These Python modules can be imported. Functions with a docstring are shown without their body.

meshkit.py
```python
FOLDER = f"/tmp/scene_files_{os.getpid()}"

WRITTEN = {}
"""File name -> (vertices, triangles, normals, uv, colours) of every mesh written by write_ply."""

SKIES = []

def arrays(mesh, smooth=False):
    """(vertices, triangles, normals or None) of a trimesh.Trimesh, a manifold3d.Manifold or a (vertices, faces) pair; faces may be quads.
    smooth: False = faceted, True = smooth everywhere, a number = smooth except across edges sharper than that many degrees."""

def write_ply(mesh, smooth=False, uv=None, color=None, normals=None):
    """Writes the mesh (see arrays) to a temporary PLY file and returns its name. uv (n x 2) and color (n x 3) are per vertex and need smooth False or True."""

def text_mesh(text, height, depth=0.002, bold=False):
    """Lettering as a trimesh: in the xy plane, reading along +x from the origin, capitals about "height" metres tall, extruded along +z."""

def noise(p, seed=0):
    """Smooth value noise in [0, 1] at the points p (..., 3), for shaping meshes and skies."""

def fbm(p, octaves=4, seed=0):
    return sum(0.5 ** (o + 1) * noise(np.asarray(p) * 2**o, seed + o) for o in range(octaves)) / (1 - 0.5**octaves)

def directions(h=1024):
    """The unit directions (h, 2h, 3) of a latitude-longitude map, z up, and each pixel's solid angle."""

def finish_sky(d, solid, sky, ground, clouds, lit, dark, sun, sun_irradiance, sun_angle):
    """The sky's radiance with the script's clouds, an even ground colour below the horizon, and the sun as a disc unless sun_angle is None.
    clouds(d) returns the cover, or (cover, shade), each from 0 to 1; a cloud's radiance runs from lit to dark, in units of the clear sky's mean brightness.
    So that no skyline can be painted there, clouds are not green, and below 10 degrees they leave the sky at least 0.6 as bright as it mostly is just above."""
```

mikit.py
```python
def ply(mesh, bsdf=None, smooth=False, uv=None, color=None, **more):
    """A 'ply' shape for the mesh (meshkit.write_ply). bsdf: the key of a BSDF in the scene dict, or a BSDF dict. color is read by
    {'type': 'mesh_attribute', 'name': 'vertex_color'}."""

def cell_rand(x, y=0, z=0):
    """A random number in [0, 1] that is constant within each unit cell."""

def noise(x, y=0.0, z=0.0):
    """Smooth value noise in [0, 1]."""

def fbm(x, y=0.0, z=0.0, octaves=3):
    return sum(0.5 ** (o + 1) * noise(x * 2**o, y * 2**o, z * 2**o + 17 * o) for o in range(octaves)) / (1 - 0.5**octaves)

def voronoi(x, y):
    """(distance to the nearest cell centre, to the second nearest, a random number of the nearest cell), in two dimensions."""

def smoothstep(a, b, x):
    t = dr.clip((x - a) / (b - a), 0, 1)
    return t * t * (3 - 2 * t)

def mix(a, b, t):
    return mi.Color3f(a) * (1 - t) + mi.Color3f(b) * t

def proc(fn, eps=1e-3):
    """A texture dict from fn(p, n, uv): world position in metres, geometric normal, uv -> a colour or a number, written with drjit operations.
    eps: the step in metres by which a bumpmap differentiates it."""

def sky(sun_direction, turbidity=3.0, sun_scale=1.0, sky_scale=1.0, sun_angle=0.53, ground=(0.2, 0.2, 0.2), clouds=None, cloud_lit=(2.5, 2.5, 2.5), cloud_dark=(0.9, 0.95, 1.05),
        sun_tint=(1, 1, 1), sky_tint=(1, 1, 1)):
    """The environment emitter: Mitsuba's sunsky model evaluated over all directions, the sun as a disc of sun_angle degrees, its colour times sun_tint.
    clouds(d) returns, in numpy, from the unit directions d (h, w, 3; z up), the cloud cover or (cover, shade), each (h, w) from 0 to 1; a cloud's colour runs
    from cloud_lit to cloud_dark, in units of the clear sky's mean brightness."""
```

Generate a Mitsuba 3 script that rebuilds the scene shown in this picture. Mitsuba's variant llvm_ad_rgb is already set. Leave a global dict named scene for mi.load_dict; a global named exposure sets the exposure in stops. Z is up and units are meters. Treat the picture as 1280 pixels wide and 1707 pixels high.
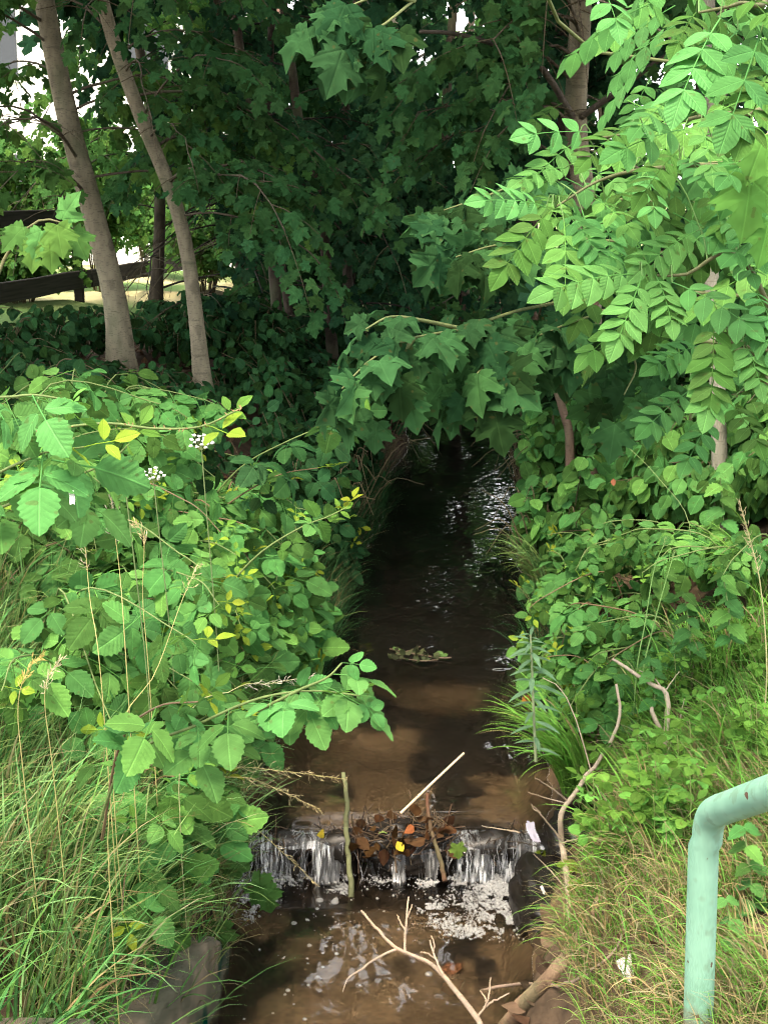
import math
import numpy as np
import trimesh
import drjit as dr
import mitsuba as mi
import mikit
import meshkit

T = mi.ScalarTransform4f
scene, labels = {}, {}
exposure = 4.3

# ------------------------------------------------------------------ camera, sky
F, PITCH = 2400.0, math.radians(12.2)           # focal length in pixels of the 1280 x 1707 photograph
CAM = np.array([0.0, 0.0, 1.6])
FWD = np.array([0, math.cos(PITCH), -math.sin(PITCH)])
UPV = np.array([0, math.sin(PITCH), math.cos(PITCH)])
scene['camera'] = {'type': 'perspective', 'fov_axis': 'x', 'fov': 2 * math.degrees(math.atan(640 / F)),
                   'near_clip': 0.05, 'far_clip': 1000.0,
                   'to_world': T().look_at(origin=CAM.tolist(), target=(CAM + FWD).tolist(), up=[0, 0, 1])}


def overcast(d):
    n = meshkit.fbm(d * 2.5 + 7, 4)
    return np.ones(d.shape[:2]), np.clip((n - 0.35) * 1.6, 0, 1) * 0.8


scene['sky'] = mikit.sky([-0.22, -0.50, 0.84], turbidity=3, sun_scale=0.30, sun_angle=22, clouds=overcast,
                         cloud_lit=(2.0, 2.0, 2.0), cloud_dark=(1.25, 1.29, 1.35))

# ------------------------------------------------------------------ small helpers
rng = np.random.default_rng(11)
U = rng.uniform


def unit(v):
    v = np.asarray(v, float)
    return v / np.maximum(np.linalg.norm(v, axis=-1, keepdims=True), 1e-9)


def ray(px, py):
    return np.array([(px - 640) / F, 0, 0]) + UPV * ((853.5 - py) / F) + FWD


def P(px, py, y):                                # the point seen at a pixel of the photograph, at distance y in front of the viewer
    d = ray(px, py)
    return CAM + d * (y / d[1])


def PZ(px, py, z):
    d = ray(px, py)
    return CAM + d * ((z - CAM[2]) / d[2])


def project(p):
    q = np.atleast_2d(p) - CAM
    dz = q @ FWD
    return 640 + F * q[:, 0] / dz, 853.5 - F * (q @ UPV) / dz, dz


_count = {}


def numbered(key):
    k = _count.get(key, -1) + 1
    _count[key] = k
    return key if k == 0 else f'{key}_{k:03d}'


def thing(name, label, cat, group=None):
    key = numbered(name)
    labels[key] = {'label': label, 'category': cat}
    if group:
        labels[key]['group'] = group
    return key


def add(key, mesh, bsdf, smooth=False, uv=None):
    scene[key] = mikit.ply(mesh, bsdf, smooth=smooth, uv=uv)
    return key


def part(holder, name, mesh, bsdf, smooth=False, uv=None):
    return add(numbered(f'{holder}__{name}'), mesh, bsdf, smooth, uv)


# ------------------------------------------------------------------ colours in uv: six bits per channel in the whole part of u and v
def code(col):
    q = np.round(63 * np.sqrt(np.clip(col, 0, 1)))
    return q[..., 0] * 64 + q[..., 1], q[..., 2]


def decode(uv):
    a = dr.floor(uv.x)
    r = dr.floor(a / 64)
    g = a - 64 * r
    b = dr.floor(uv.y)
    c = mi.Color3f(r, g, b) / 63.0
    return c * c, uv.x - a, uv.y - b


def leaf_colour(kind):
    def fn(p, n, uv):
        c, u, v = decode(uv)
        blotch = 0.8 + 0.4 * mikit.noise(p.x * 45, p.y * 45, p.z * 45)
        a = dr.abs(u - 0.5)
        if kind == 'pinnate':
            mid = 1 - mikit.smoothstep(0.008, 0.03, a)
            w = v * 8.0 - a * 5.0
            side = 1 - mikit.smoothstep(0.0, 0.10, dr.abs(w - dr.floor(w) - 0.5))
            vein = dr.maximum(mid * 0.8, 0.22 * side * mikit.smoothstep(0.02, 0.1, a))
        elif kind == 'palmate':
            x, y = a * 1.4, v * 1.36 - 0.16
            m1 = 1 - mikit.smoothstep(0.006, 0.018, x)
            m2 = 1 - mikit.smoothstep(0.006, 0.018, dr.abs(0.84 * y - 0.54 * x))
            vein = dr.maximum(m1, m2) * 0.35
        else:
            vein = 0.25 * (1 - mikit.smoothstep(0.05, 0.2, a))
        if kind != 'blade':
            spot = mikit.smoothstep(0.84, 0.90, mikit.noise(p.x * 70 + 3, p.y * 70, p.z * 70))
            c = mikit.mix(c, mi.Color3f(0.10, 0.085, 0.03), 0.4 * spot)
        return c * blotch * (1 + 0.5 * vein) + mi.Color3f(0.012, 0.016, 0.006) * vein
    return fn


def leaf_height(kind):
    def fn(p, n, uv):
        c, u, v = decode(uv)
        a = dr.abs(u - 0.5)
        if kind == 'pinnate':
            w = v * 8.0 - a * 5.0
            h = dr.abs(w - dr.floor(w) - 0.5) * mikit.smoothstep(0.0, 0.12, a) - 0.5 * (1 - mikit.smoothstep(0.0, 0.05, a))
        else:
            x, y = a * 1.4, v * 1.36 - 0.16
            h = 0.6 * mikit.smoothstep(0.0, 0.06, x) * mikit.smoothstep(0.0, 0.06, dr.abs(0.84 * y - 0.54 * x))
        return 0.0032 * h + 0.004 * mikit.noise(p.x * 35, p.y * 35, p.z * 35)
    return fn


for nm in ('pinnate', 'palmate', 'blade'):
    thin = {'type': 'principledthin', 'base_color': mikit.proc(leaf_colour(nm)), 'roughness': 0.42 if nm != 'blade' else 0.45,
                           'diff_trans': 0.75, 'spec_trans': 0.0, 'eta': 1.34}
    scene['leaf_' + nm] = thin if nm == 'blade' else {'type': 'bumpmap', 't': mikit.proc(leaf_height(nm), eps=8e-4), 'scale': 1.0, 'b': thin}


def stem_colour(p, n, uv):
    c, u, v = decode(uv)
    return c * (0.65 + 0.7 * mikit.fbm(p.x * 60, p.y * 60, p.z * 25))


scene['stem'] = {'type': 'twosided', 'b': {'type': 'principled', 'base_color': mikit.proc(stem_colour), 'roughness': 0.65, 'specular': 0.3}}


def bark_colour(p, n, uv):
    c, u, v = decode(uv)
    f = mikit.fbm(p.x * 28, p.y * 28, p.z * 7, 4)
    spots = mikit.smoothstep(0.62, 0.72, mikit.noise(p.x * 60, p.y * 60, p.z * 130))
    scar = mikit.smoothstep(0.74, 0.80, mikit.noise(p.x * 13, p.y * 13, p.z * 7 + 2)) + mikit.smoothstep(0.80, 0.84, mikit.noise(p.x * 9, p.y * 9, p.z * 40))
    f = f * (1 - 0.6 * dr.minimum(scar, 1.0))
    moss = mikit.smoothstep(0.5, 0.75, mikit.fbm(p.x * 6 + 3, p.y * 6, p.z * 3))
    col = c * (0.55 + 0.9 * f) * (1 - 0.22 * spots)
    return mikit.mix(col, mi.Color3f(0.11, 0.14, 0.07), 0.45 * moss)


def bark_height(p, n, uv):
    return 0.006 * mikit.fbm(p.x * 40, p.y * 40, p.z * 9, 3) + 0.003 * mikit.noise(p.x * 130, p.y * 130, p.z * 60)


scene['bark'] = {'type': 'twosided', 'tw': {'type': 'bumpmap', 't': mikit.proc(bark_height), 'scale': 1.0,
                 'b': {'type': 'principled', 'base_color': mikit.proc(bark_colour), 'roughness': 0.8, 'specular': 0.25}}}


# ------------------------------------------------------------------ geometry helpers
def tube(points, radii, sides=8, col=(0.2, 0.15, 0.1), cap=True):
    """(v, f, uv) of a tapered tube along a polyline, its colour coded in uv."""
    p = np.asarray(points, float)
    r = np.broadcast_to(np.asarray(radii, float), (len(p),))
    t = unit(np.gradient(p, axis=0))
    a = np.cross(t[0], [0, 0, 1.0] if abs(t[0][2]) < 0.9 else [1.0, 0, 0])
    A = []
    for k in range(len(p)):
        a = a - t[k] * (a @ t[k])
        a = a / max(np.linalg.norm(a), 1e-9)
        A.append(a)
    A = np.array(A)
    B = np.cross(t, A)
    ang = np.arange(sides) * 2 * np.pi / sides
    v = p[:, None] + r[:, None, None] * (np.cos(ang)[None, :, None] * A[:, None] + np.sin(ang)[None, :, None] * B[:, None])
    i, j = np.meshgrid(np.arange(len(p) - 1), np.arange(sides), indexing='ij')
    q = np.stack([i * sides + j, i * sides + (j + 1) % sides, (i + 1) * sides + (j + 1) % sides, (i + 1) * sides + j], -1).reshape(-1, 4)
    v = v.reshape(-1, 3)
    f = np.vstack([q[:, [0, 1, 2]], q[:, [0, 2, 3]]])
    if cap:
        n = len(v)
        v = np.vstack([v, p[0], p[-1]])
        j = np.arange(sides)
        f = np.vstack([f, np.stack([(j + 1) % sides, j, j * 0 + n], 1),
                       np.stack([(len(p) - 1) * sides + j, (len(p) - 1) * sides + (j + 1) % sides, j * 0 + n + 1], 1)])
    a, b = code(np.asarray(col, float))
    uv = np.tile([a + 0.5, b + 0.5], (len(v), 1))
    return v, f, uv


def join(ms):
    vs, fs, us, at = [], [], [], 0
    for v, f, u in ms:
        vs.append(v); fs.append(f + at); us.append(u); at += len(v)
    return np.vstack(vs), np.vstack(fs), np.vstack(us)


def put_tubes(key, tubes, bsdf='stem'):
    v, f, u = join(tubes)
    return add(key, (v, f), bsdf, True, u)


def smooth_path(pts, n=16):
    """Catmull-Rom through the points."""
    p = np.asarray(pts, float)
    p = np.vstack([2 * p[0] - p[1], p, 2 * p[-1] - p[-2]])
    out = []
    m = len(p) - 3
    for s in np.linspace(0, m - 1e-6, n):
        i = int(s); t = s - i
        a, b, c, d = p[i:i + 4]
        out.append(0.5 * (2 * b + (c - a) * t + (2 * a - 5 * b + 4 * c - d) * t * t + (3 * b - a - 3 * c + d) * t ** 3))
    return np.array(out)


def along(pts, t):
    """Point and direction at fraction t of a polyline."""
    s = np.clip(t, 0, 1) * (len(pts) - 1)
    i = min(int(s), len(pts) - 2)
    return pts[i] + (pts[i + 1] - pts[i]) * (s - i), unit(pts[i + 1] - pts[i])


def length(pts):
    return float(np.linalg.norm(np.diff(pts, axis=0), axis=1).sum())


# ------------------------------------------------------------------ leaf templates: tip along +y, face +z; (v, f, local uv, shade)
TPL = {}


def ovate(name, n, half, p=0.8, q=0.85, serr=0.0, fold=0.18, droop=0.12, cols=5, wave=0.0):
    t = np.linspace(0, 1, n + 1)
    w = half * np.maximum(np.sin(np.pi * t ** p), 0) ** q
    c = np.linspace(-1, 1, cols)
    v, uv = [], []
    for i, ti in enumerate(t):
        for k in c:
            ww = w[i] * (1 + (serr if i % 2 else -serr) * (abs(k) > 0.9))
            x = k * ww
            z = abs(x) * fold - droop * ti * ti + wave * math.sin(ti * 9 + k * 2) * abs(k)
            v.append([x, ti - (serr * 0.25 if i % 2 == 0 and abs(k) > 0.9 else 0), z])
            uv.append([0.5 + 0.45 * x / half, 0.04 + 0.92 * ti])
    i, j = np.meshgrid(np.arange(n), np.arange(cols - 1), indexing='ij')
    a = i * cols + j
    q_ = np.stack([a, a + 1, a + cols + 1, a + cols], -1).reshape(-1, 4)
    f = np.vstack([q_[:, [0, 1, 2]], q_[:, [0, 2, 3]]])
    v = np.array(v)
    TPL[name] = (v, f, np.array(uv), np.ones(len(v)))


ovate('bramble_leaflet', 14, 0.38, 0.84, 0.66, serr=0.075, fold=0.15, droop=0.2, wave=0.015)
ovate('bramble_small', 5, 0.39, 0.86, 0.65, cols=3, fold=0.16, droop=0.16)
ovate('ash_leaflet', 8, 0.34, 0.86, 0.9, fold=0.14, droop=0.14, cols=5, serr=0.02)
ovate('long_leaf', 8, 0.10, 0.9, 0.9, fold=0.2, droop=0.35, cols=3)
ovate('young_leaflet', 6, 0.26, 0.9, 0.9, fold=0.35, droop=0.1, cols=3, serr=0.05)
ovate('nettle_leaf', 12, 0.33, 0.7, 0.85, serr=0.14, fold=0.2, droop=0.25)
ovate('petal', 3, 0.38, 1.1, 0.8, cols=3, fold=0.1, droop=0.1)
ovate('dead_leaf', 4, 0.36, 0.8, 0.8, cols=3, fold=-0.3, droop=-0.25)

HALF = [(0.02, -0.01), (0.14, -0.08), (0.28, -0.12), (0.46, -0.14), (0.44, -0.04), (0.58, -0.02), (0.50, 0.09), (0.47, 0.15), (0.60, 0.19),
        (0.64, 0.28), (0.82, 0.40), (0.68, 0.44), (0.68, 0.55), (0.52, 0.53), (0.42, 0.52), (0.33, 0.54), (0.36, 0.64), (0.46, 0.76), (0.31, 0.77),
        (0.20, 0.86), (0.0, 1.05)]
HALF_FAR = [(0.14, -0.09), (0.52, -0.10), (0.46, 0.16), (0.81, 0.41), (0.58, 0.54), (0.34, 0.54), (0.44, 0.75), (0.0, 1.06)]


def palmate(name, half, droop=0.16, lobefold=0.05, seed=0):
    h = np.array(half) * [0.78, 1.0]
    r = np.random.default_rng(seed)
    left = h[:-1][::-1] * [-1, 1]
    out = np.vstack([[[0, 0]], h, left])
    out = out + r.normal(0, 0.012, out.shape)
    out[0] = (0, 0)
    mid = np.array([0, 0.3])
    inner = mid + (out - mid) * 0.5
    v2 = np.vstack([[mid], inner, out]) if len(half) > 10 else np.vstack([[mid], out])
    m = len(out)
    k = np.arange(m)
    if len(half) > 10:
        f = np.vstack([np.stack([k * 0, 1 + k, 1 + (k + 1) % m], 1),
                       np.stack([1 + k, 1 + m + k, 1 + m + (k + 1) % m], 1), np.stack([1 + k, 1 + m + (k + 1) % m, 1 + (k + 1) % m], 1)])
    else:
        f = np.stack([k * 0, 1 + k, 1 + (k + 1) % m], 1)
    x, y = v2[:, 0], v2[:, 1]
    ang = np.arctan2(np.abs(x), y)
    z = -droop * (x * x * 1.0 + np.maximum(y, 0) ** 2 * 0.8) + lobefold * np.cos(ang * 7.0) * np.hypot(x, y) * -1 + 0.03 * np.sin(x * 5 + seed)
    v = np.column_stack([x, y, z])
    uv = np.column_stack([0.5 + x / 1.4, np.clip((y + 0.16) / 1.36, 0.02, 0.98)])
    TPL[name] = (v, f, uv, np.ones(len(v)))


palmate('maple_near', HALF, droop=0.22, lobefold=0.09, seed=1)
palmate('maple_near_b', HALF, droop=0.38, lobefold=0.12, seed=2)
palmate('maple_near_c', HALF, droop=0.05, lobefold=0.16, seed=3)
palmate('maple_far', HALF_FAR)


def compound(name, pieces, stalks=()):
    """One template out of several: pieces = (template, 4x4, shade); stalks = tubes as (points, radius)."""
    vs, fs, us, ss, at = [], [], [], [], 0
    for tn, M, sh in pieces:
        v, f, u, s = TPL[tn]
        vs.append(v @ M[:3, :3].T + M[:3, 3]); fs.append(f + at); us.append(u); ss.append(s * sh); at += len(v)
    for pts, r in stalks:
        v, f, _ = tube(pts, r, 4, cap=False)
        vs.append(v); fs.append(f + at); us.append(np.tile([0.62, 0.5], (len(v), 1))); ss.append(np.full(len(v), 1.25)); at += len(v)
    TPL[name] = (np.vstack(vs), np.vstack(fs), np.vstack(us), np.concatenate(ss))


def frame(tip, nrm):
    tip, nrm = np.atleast_2d(tip), np.atleast_2d(nrm)
    y = unit(tip)
    x = unit(np.cross(y, nrm))
    z = np.cross(x, y)
    return np.stack([x, y, z], -1)


def M4(pos, R, s):
    m = np.eye(4)
    m[:3, :3] = R * s
    m[:3, 3] = pos
    return m


def place(tip, nrm, pos, s):
    return M4(np.asarray(pos, float), frame(tip, nrm)[0], s)


BR_LAYOUT = {}


def bramble_leaf(name, leaflet, five=False, droop=0.2, seed=0):
    r = np.random.default_rng(seed)
    c = np.array([0, 0.55, 0.0])
    pcs = [(leaflet, place([0, 1, -droop], [0, droop, 1], [0, 0.80, -0.02], 0.70), 1.0)]
    for s in (-1, 1):
        pcs.append((leaflet, place([s * 0.95, 0.2 + 0.12 * r.random(), -droop], [s * droop * 0.6, 0, 1], [s * 0.07, 0.55, 0], 0.60), 0.93 + 0.12 * r.random()))
        if five:
            pcs.append((leaflet, place([s * 0.9, -0.45, -droop], [s * droop * 0.6, 0, 1], [s * 0.04, 0.52, -0.01], 0.52), 0.9))
    st = [([[0, 0, 0], [0, 0.3, 0.03], c, [0, 0.80, -0.02]], 0.012)]
    BR_LAYOUT[name] = (pcs, st)
    compound(name, pcs, st)


bramble_leaf('bramble_a', 'bramble_leaflet', False, 0.2, 1)
bramble_leaf('bramble_b', 'bramble_leaflet', False, 0.35, 2)
bramble_leaf('bramble_c', 'bramble_leaflet', True, 0.28, 3)
bramble_leaf('bramble_far', 'bramble_small', False, 0.3, 4)
bramble_leaf('bramble_young', 'young_leaflet', False, -0.25, 5)


def ash_leaf(name, leaflet, pairs, arch=0.25, seed=0):
    r = np.random.default_rng(seed)
    path = np.array([[0, t, -arch * t * t] for t in np.linspace(0, 1, 7)])
    pcs = []
    for k in range(pairs):
        t = 0.25 + 0.70 * k / max(pairs - 1, 1)
        o, d = along(path, t)
        sz = 0.30 * (0.8 + 0.35 * math.sin(math.pi * (k + 1) / (pairs + 1))) * (0.9 + 0.2 * r.random())
        for s in (-1, 1):
            tip = np.array([s * 0.95, 0.45 + 0.2 * r.random(), -0.18 - 0.2 * r.random()])
            pcs.append((leaflet, place(tip, [s * 0.25 + r.normal(0, 0.1), r.normal(0, 0.1), 1], o, sz), 0.9 + 0.2 * r.random()))
    o, d = along(path, 1.0)
    pcs.append((leaflet, place(d + [0, 0, -0.1], [0, 0.3, 1], o, 0.34), 1.05))
    st = [(path, np.linspace(0.009, 0.005, 7))]
    BR_LAYOUT[name] = (pcs, st)
    compound(name, pcs, st)


ash_leaf('ash_9', 'ash_leaflet', 4, 0.22, 1)
ash_leaf('ash_11', 'ash_leaflet', 5, 0.3, 2)
ash_leaf('ash_7', 'ash_leaflet', 3, 0.18, 3)


class Bulk:
    """Many leaves in one mesh."""

    def __init__(self):
        self.v, self.f, self.u, self.at = [], [], [], 0

    def add(self, tn, pos, R, s, col):
        v, f, u, sh = TPL[tn]
        n = len(pos)
        if not n:
            return
        V = np.einsum('nij,kj->nki', R * np.asarray(s)[:, None, None], v) + np.asarray(pos)[:, None]
        C = np.asarray(col)[:, None, :] * sh[None, :, None]
        a, b = code(C)
        uv = np.stack([a + np.clip(u[None, :, 0], 0.02, 0.98), b + np.clip(u[None, :, 1], 0.02, 0.98)], -1)
        self.v.append(V.reshape(-1, 3)); self.u.append(uv.reshape(-1, 2))
        self.f.append((f[None] + (np.arange(n) * len(v))[:, None, None]).reshape(-1, 3) + self.at)
        self.at += n * len(v)

    def build(self, key, bsdf, smooth=False):
        if self.at:
            add(key, (np.vstack(self.v), np.vstack(self.f)), bsdf, smooth, np.vstack(self.u))


_variant = {}


def leaf_dict(tn, col, bsdf):
    k = (tn, tuple(np.round(63 * np.sqrt(np.clip(col, 0, 1))).astype(int)), bsdf)
    if k not in _variant:
        v, f, u, sh = TPL[tn]
        a, b = code(np.asarray(col, float)[None] * sh[:, None])
        uv = np.column_stack([a + np.clip(u[:, 0], 0.02, 0.98), b + np.clip(u[:, 1], 0.02, 0.98)])
        _variant[k] = mikit.ply((v, f), bsdf, smooth=True, uv=uv)
    return _variant[k]


def leaf_part(holder, tn, pos, R, s, col, bsdf, name='leaf'):
    key = numbered(f'{holder}__{name}')
    scene[key] = {**leaf_dict(tn, col, bsdf), 'to_world': T(M4(pos, R, s).tolist())}
    return key


_stalk = {}


def leaf_split(holder, tn, pos, R, s, col, bsdf, name='leaf'):
    """A compound leaf as its stalk with one sub-part per leaflet."""
    pcs, st = BR_LAYOUT[tn]
    if ('stalk_' + tn) not in TPL:
        compound('stalk_' + tn, [], st)
    key = numbered(f'{holder}__{name}')
    m = M4(pos, R, s)
    scene[key] = {**leaf_dict('stalk_' + tn, col, bsdf), 'to_world': T(m.tolist())}
    for tpl, L, sh in pcs:
        c = np.asarray(col) * (0.9 if sh < 0.95 else 1.0 if sh < 1.03 else 1.1)
        scene[numbered(key + '__leaflet')] = {**leaf_dict(tpl, c, bsdf), 'to_world': T((m @ L).tolist())}
    return key


def palette(base, n=6, spread=0.38, warm=0.14, seed=0):
    r = np.random.default_rng(seed + 100)
    out = []
    for k in range(n):
        b = np.array(base) * (1 + spread * (2 * k / (n - 1) - 1))
        w = r.uniform(-warm, warm)
        out.append(b * [1 + w, 1, 1 - w])
    return np.array(out)


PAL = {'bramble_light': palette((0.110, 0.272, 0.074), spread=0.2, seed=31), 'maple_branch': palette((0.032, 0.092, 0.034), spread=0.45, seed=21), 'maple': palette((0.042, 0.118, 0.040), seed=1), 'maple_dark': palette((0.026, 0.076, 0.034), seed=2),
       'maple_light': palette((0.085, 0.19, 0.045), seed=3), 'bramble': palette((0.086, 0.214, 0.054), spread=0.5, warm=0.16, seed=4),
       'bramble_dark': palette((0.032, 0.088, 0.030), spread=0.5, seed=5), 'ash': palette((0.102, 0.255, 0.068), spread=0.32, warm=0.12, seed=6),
       'herb': palette((0.13, 0.28, 0.05), seed=7), 'young': palette((0.26, 0.36, 0.04), spread=0.2, seed=8),
       'grass': palette((0.18, 0.285, 0.10), warm=0.2, seed=9), 'straw': palette((0.40, 0.345, 0.19), spread=0.2, seed=10),
       'litter': palette((0.12, 0.075, 0.045), spread=0.5, seed=11)}


# ------------------------------------------------------------------ the ground: a stream bed between two banks
Z_UP, Z_LOW, Y_WEIR = -0.82, -1.0, 5.28


def sstep(a, b, x):
    t = np.clip((np.asarray(x, float) - a) / (b - a), 0, 1)
    return t * t * (3 - 2 * t)


def centre(y):
    y = np.asarray(y, float)
    return -0.39 + 0.079 * y - 0.02 * np.maximum(y - 15, 0) ** 2 * (y < 40) - (y >= 40) * 12.5


def edge_l(y):
    return centre(y) - 0.55 - 0.05 * sstep(6.5, 5.2, y) + 0.05 * np.sin(np.asarray(y) * 1.9)


def edge_r(y):
    y = np.asarray(y, float)
    return centre(y) + 0.60 + 0.05 * np.sin(y * 2.3 + 1) - 0.14 * sstep(4.5, 3.7, y)


def H(x, y, rough=True):
    x, y = np.asarray(x, float), np.asarray(y, float)
    zw = np.where(y > Y_WEIR, Z_UP, Z_LOW)
    bed = np.where(y > Y_WEIR, Z_UP - 0.13, Z_LOW - 0.16)
    dl, drr = edge_l(y) - x, x - edge_r(y)
    near = sstep(6.0, 3.2, y)
    zl = np.interp(dl, [0, 0.06, 0.35, 1.2, 2.0, 4], [0, 0.14, 0.42, 1.06, 1.2, 1.28]) * (1 - 0.1 * near)
    zl_near = np.interp(dl, [0, 0.05, 0.35, 1.2, 2.0, 4], [0, 0.36, 0.58, 0.9, 1.05, 1.15])
    zl = zl * (1 - near) + zl_near * near
    zr = np.interp(drr, [0, 0.06, 0.3, 1.0, 2.0, 4], [0, 0.12, 0.33, 0.72, 1.1, 1.25])
    zr_near = np.interp(drr, [0, 0.05, 0.35, 1.0, 2.0, 4], [0, 0.25, 0.82, 1.0, 1.1, 1.25])
    zr = zr * (1 - near) + zr_near * near
    d = np.maximum(dl, drr)
    z = np.where(dl > drr, zl, zr) + zw
    z = np.where(d < 0, bed + (zw - bed) * sstep(-0.14, 0.0, d), z)
    if rough:
        p = np.stack([x, y, x * 0], -1)
        z = z + (meshkit.fbm(p * 2.2, 3) - 0.5) * 0.16 * sstep(-0.05, 0.3, d) + (meshkit.fbm(p * 9, 3) - 0.5) * 0.05
        far = sstep(20, 60, np.hypot(x, y - 5))
        z = z * (1 - far) + 0.3 * far
    return z


def G(px, py, lift=0.0):
    """Where the sight line of a pixel meets the ground."""
    d = ray(px, py)
    d = d / d[1]
    t = np.linspace(2.0, 40, 4000)
    q = CAM + t[:, None] * d
    hit = np.nonzero(q[:, 2] <= H(q[:, 0], q[:, 1]) + lift)[0]
    return q[hit[0]] if len(hit) else q[-1]


xs = np.unique(np.concatenate([-np.geomspace(2.5, 300, 40)[::-1], np.arange(-2.5, 2.6, 0.035), np.geomspace(2.6, 300, 40)]))
ys = np.unique(np.concatenate([-np.geomspace(0.5, 200, 20)[::-1], np.arange(-0.4, 9, 0.04), np.arange(9, 20, 0.08), np.geomspace(20, 500, 60)]))
X, Y = np.meshgrid(xs, ys)
V = np.column_stack([X.ravel(), Y.ravel(), H(X, Y).ravel()])
nx = len(xs)
i, j = np.meshgrid(np.arange(len(ys) - 1), np.arange(nx - 1), indexing='ij')
a = (i * nx + j).ravel()
ground_f = np.vstack([np.stack([a, a + 1, a + nx + 1], 1), np.stack([a, a + nx + 1, a + nx], 1)])


def ground_colour(p, n, uv):
    sand = mikit.mix((0.068, 0.045, 0.023), (0.185, 0.125, 0.068), mikit.fbm(p.x * 5, p.y * 3.2, 0, 3))
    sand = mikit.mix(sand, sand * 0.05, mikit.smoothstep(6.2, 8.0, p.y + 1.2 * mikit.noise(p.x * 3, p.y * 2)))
    mud = mikit.smoothstep(0.45, 0.58, mikit.fbm(p.x * 3.3 + 5, p.y * 2.6, 1, 4))
    sand = mikit.mix(sand, (0.010, 0.008, 0.006), mud * 0.9)
    pebbles = mikit.noise(p.x * 60, p.y * 60)
    sand = sand * (0.75 + 0.5 * pebbles)
    soil = mikit.mix((0.035, 0.025, 0.017), (0.11, 0.075, 0.048), mikit.fbm(p.x * 14, p.y * 14, p.z * 14, 4))
    lawn = mikit.mix((0.10, 0.17, 0.05), (0.34, 0.31, 0.17), mikit.smoothstep(0.35, 0.65, mikit.fbm(p.x * 0.5, p.y * 0.5, 0, 3)))
    away = mikit.smoothstep(12.5, 14.0, p.y) * mikit.smoothstep(-1.6, -2.8, p.x)
    away = dr.maximum(away, mikit.smoothstep(24.0, 28.0, p.y))
    soil = mikit.mix(soil, lawn, away)
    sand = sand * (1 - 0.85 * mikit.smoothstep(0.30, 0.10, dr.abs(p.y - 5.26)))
    wet = mikit.smoothstep(-0.72, -0.86, p.z)
    return mikit.mix(soil, sand, wet)


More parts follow.
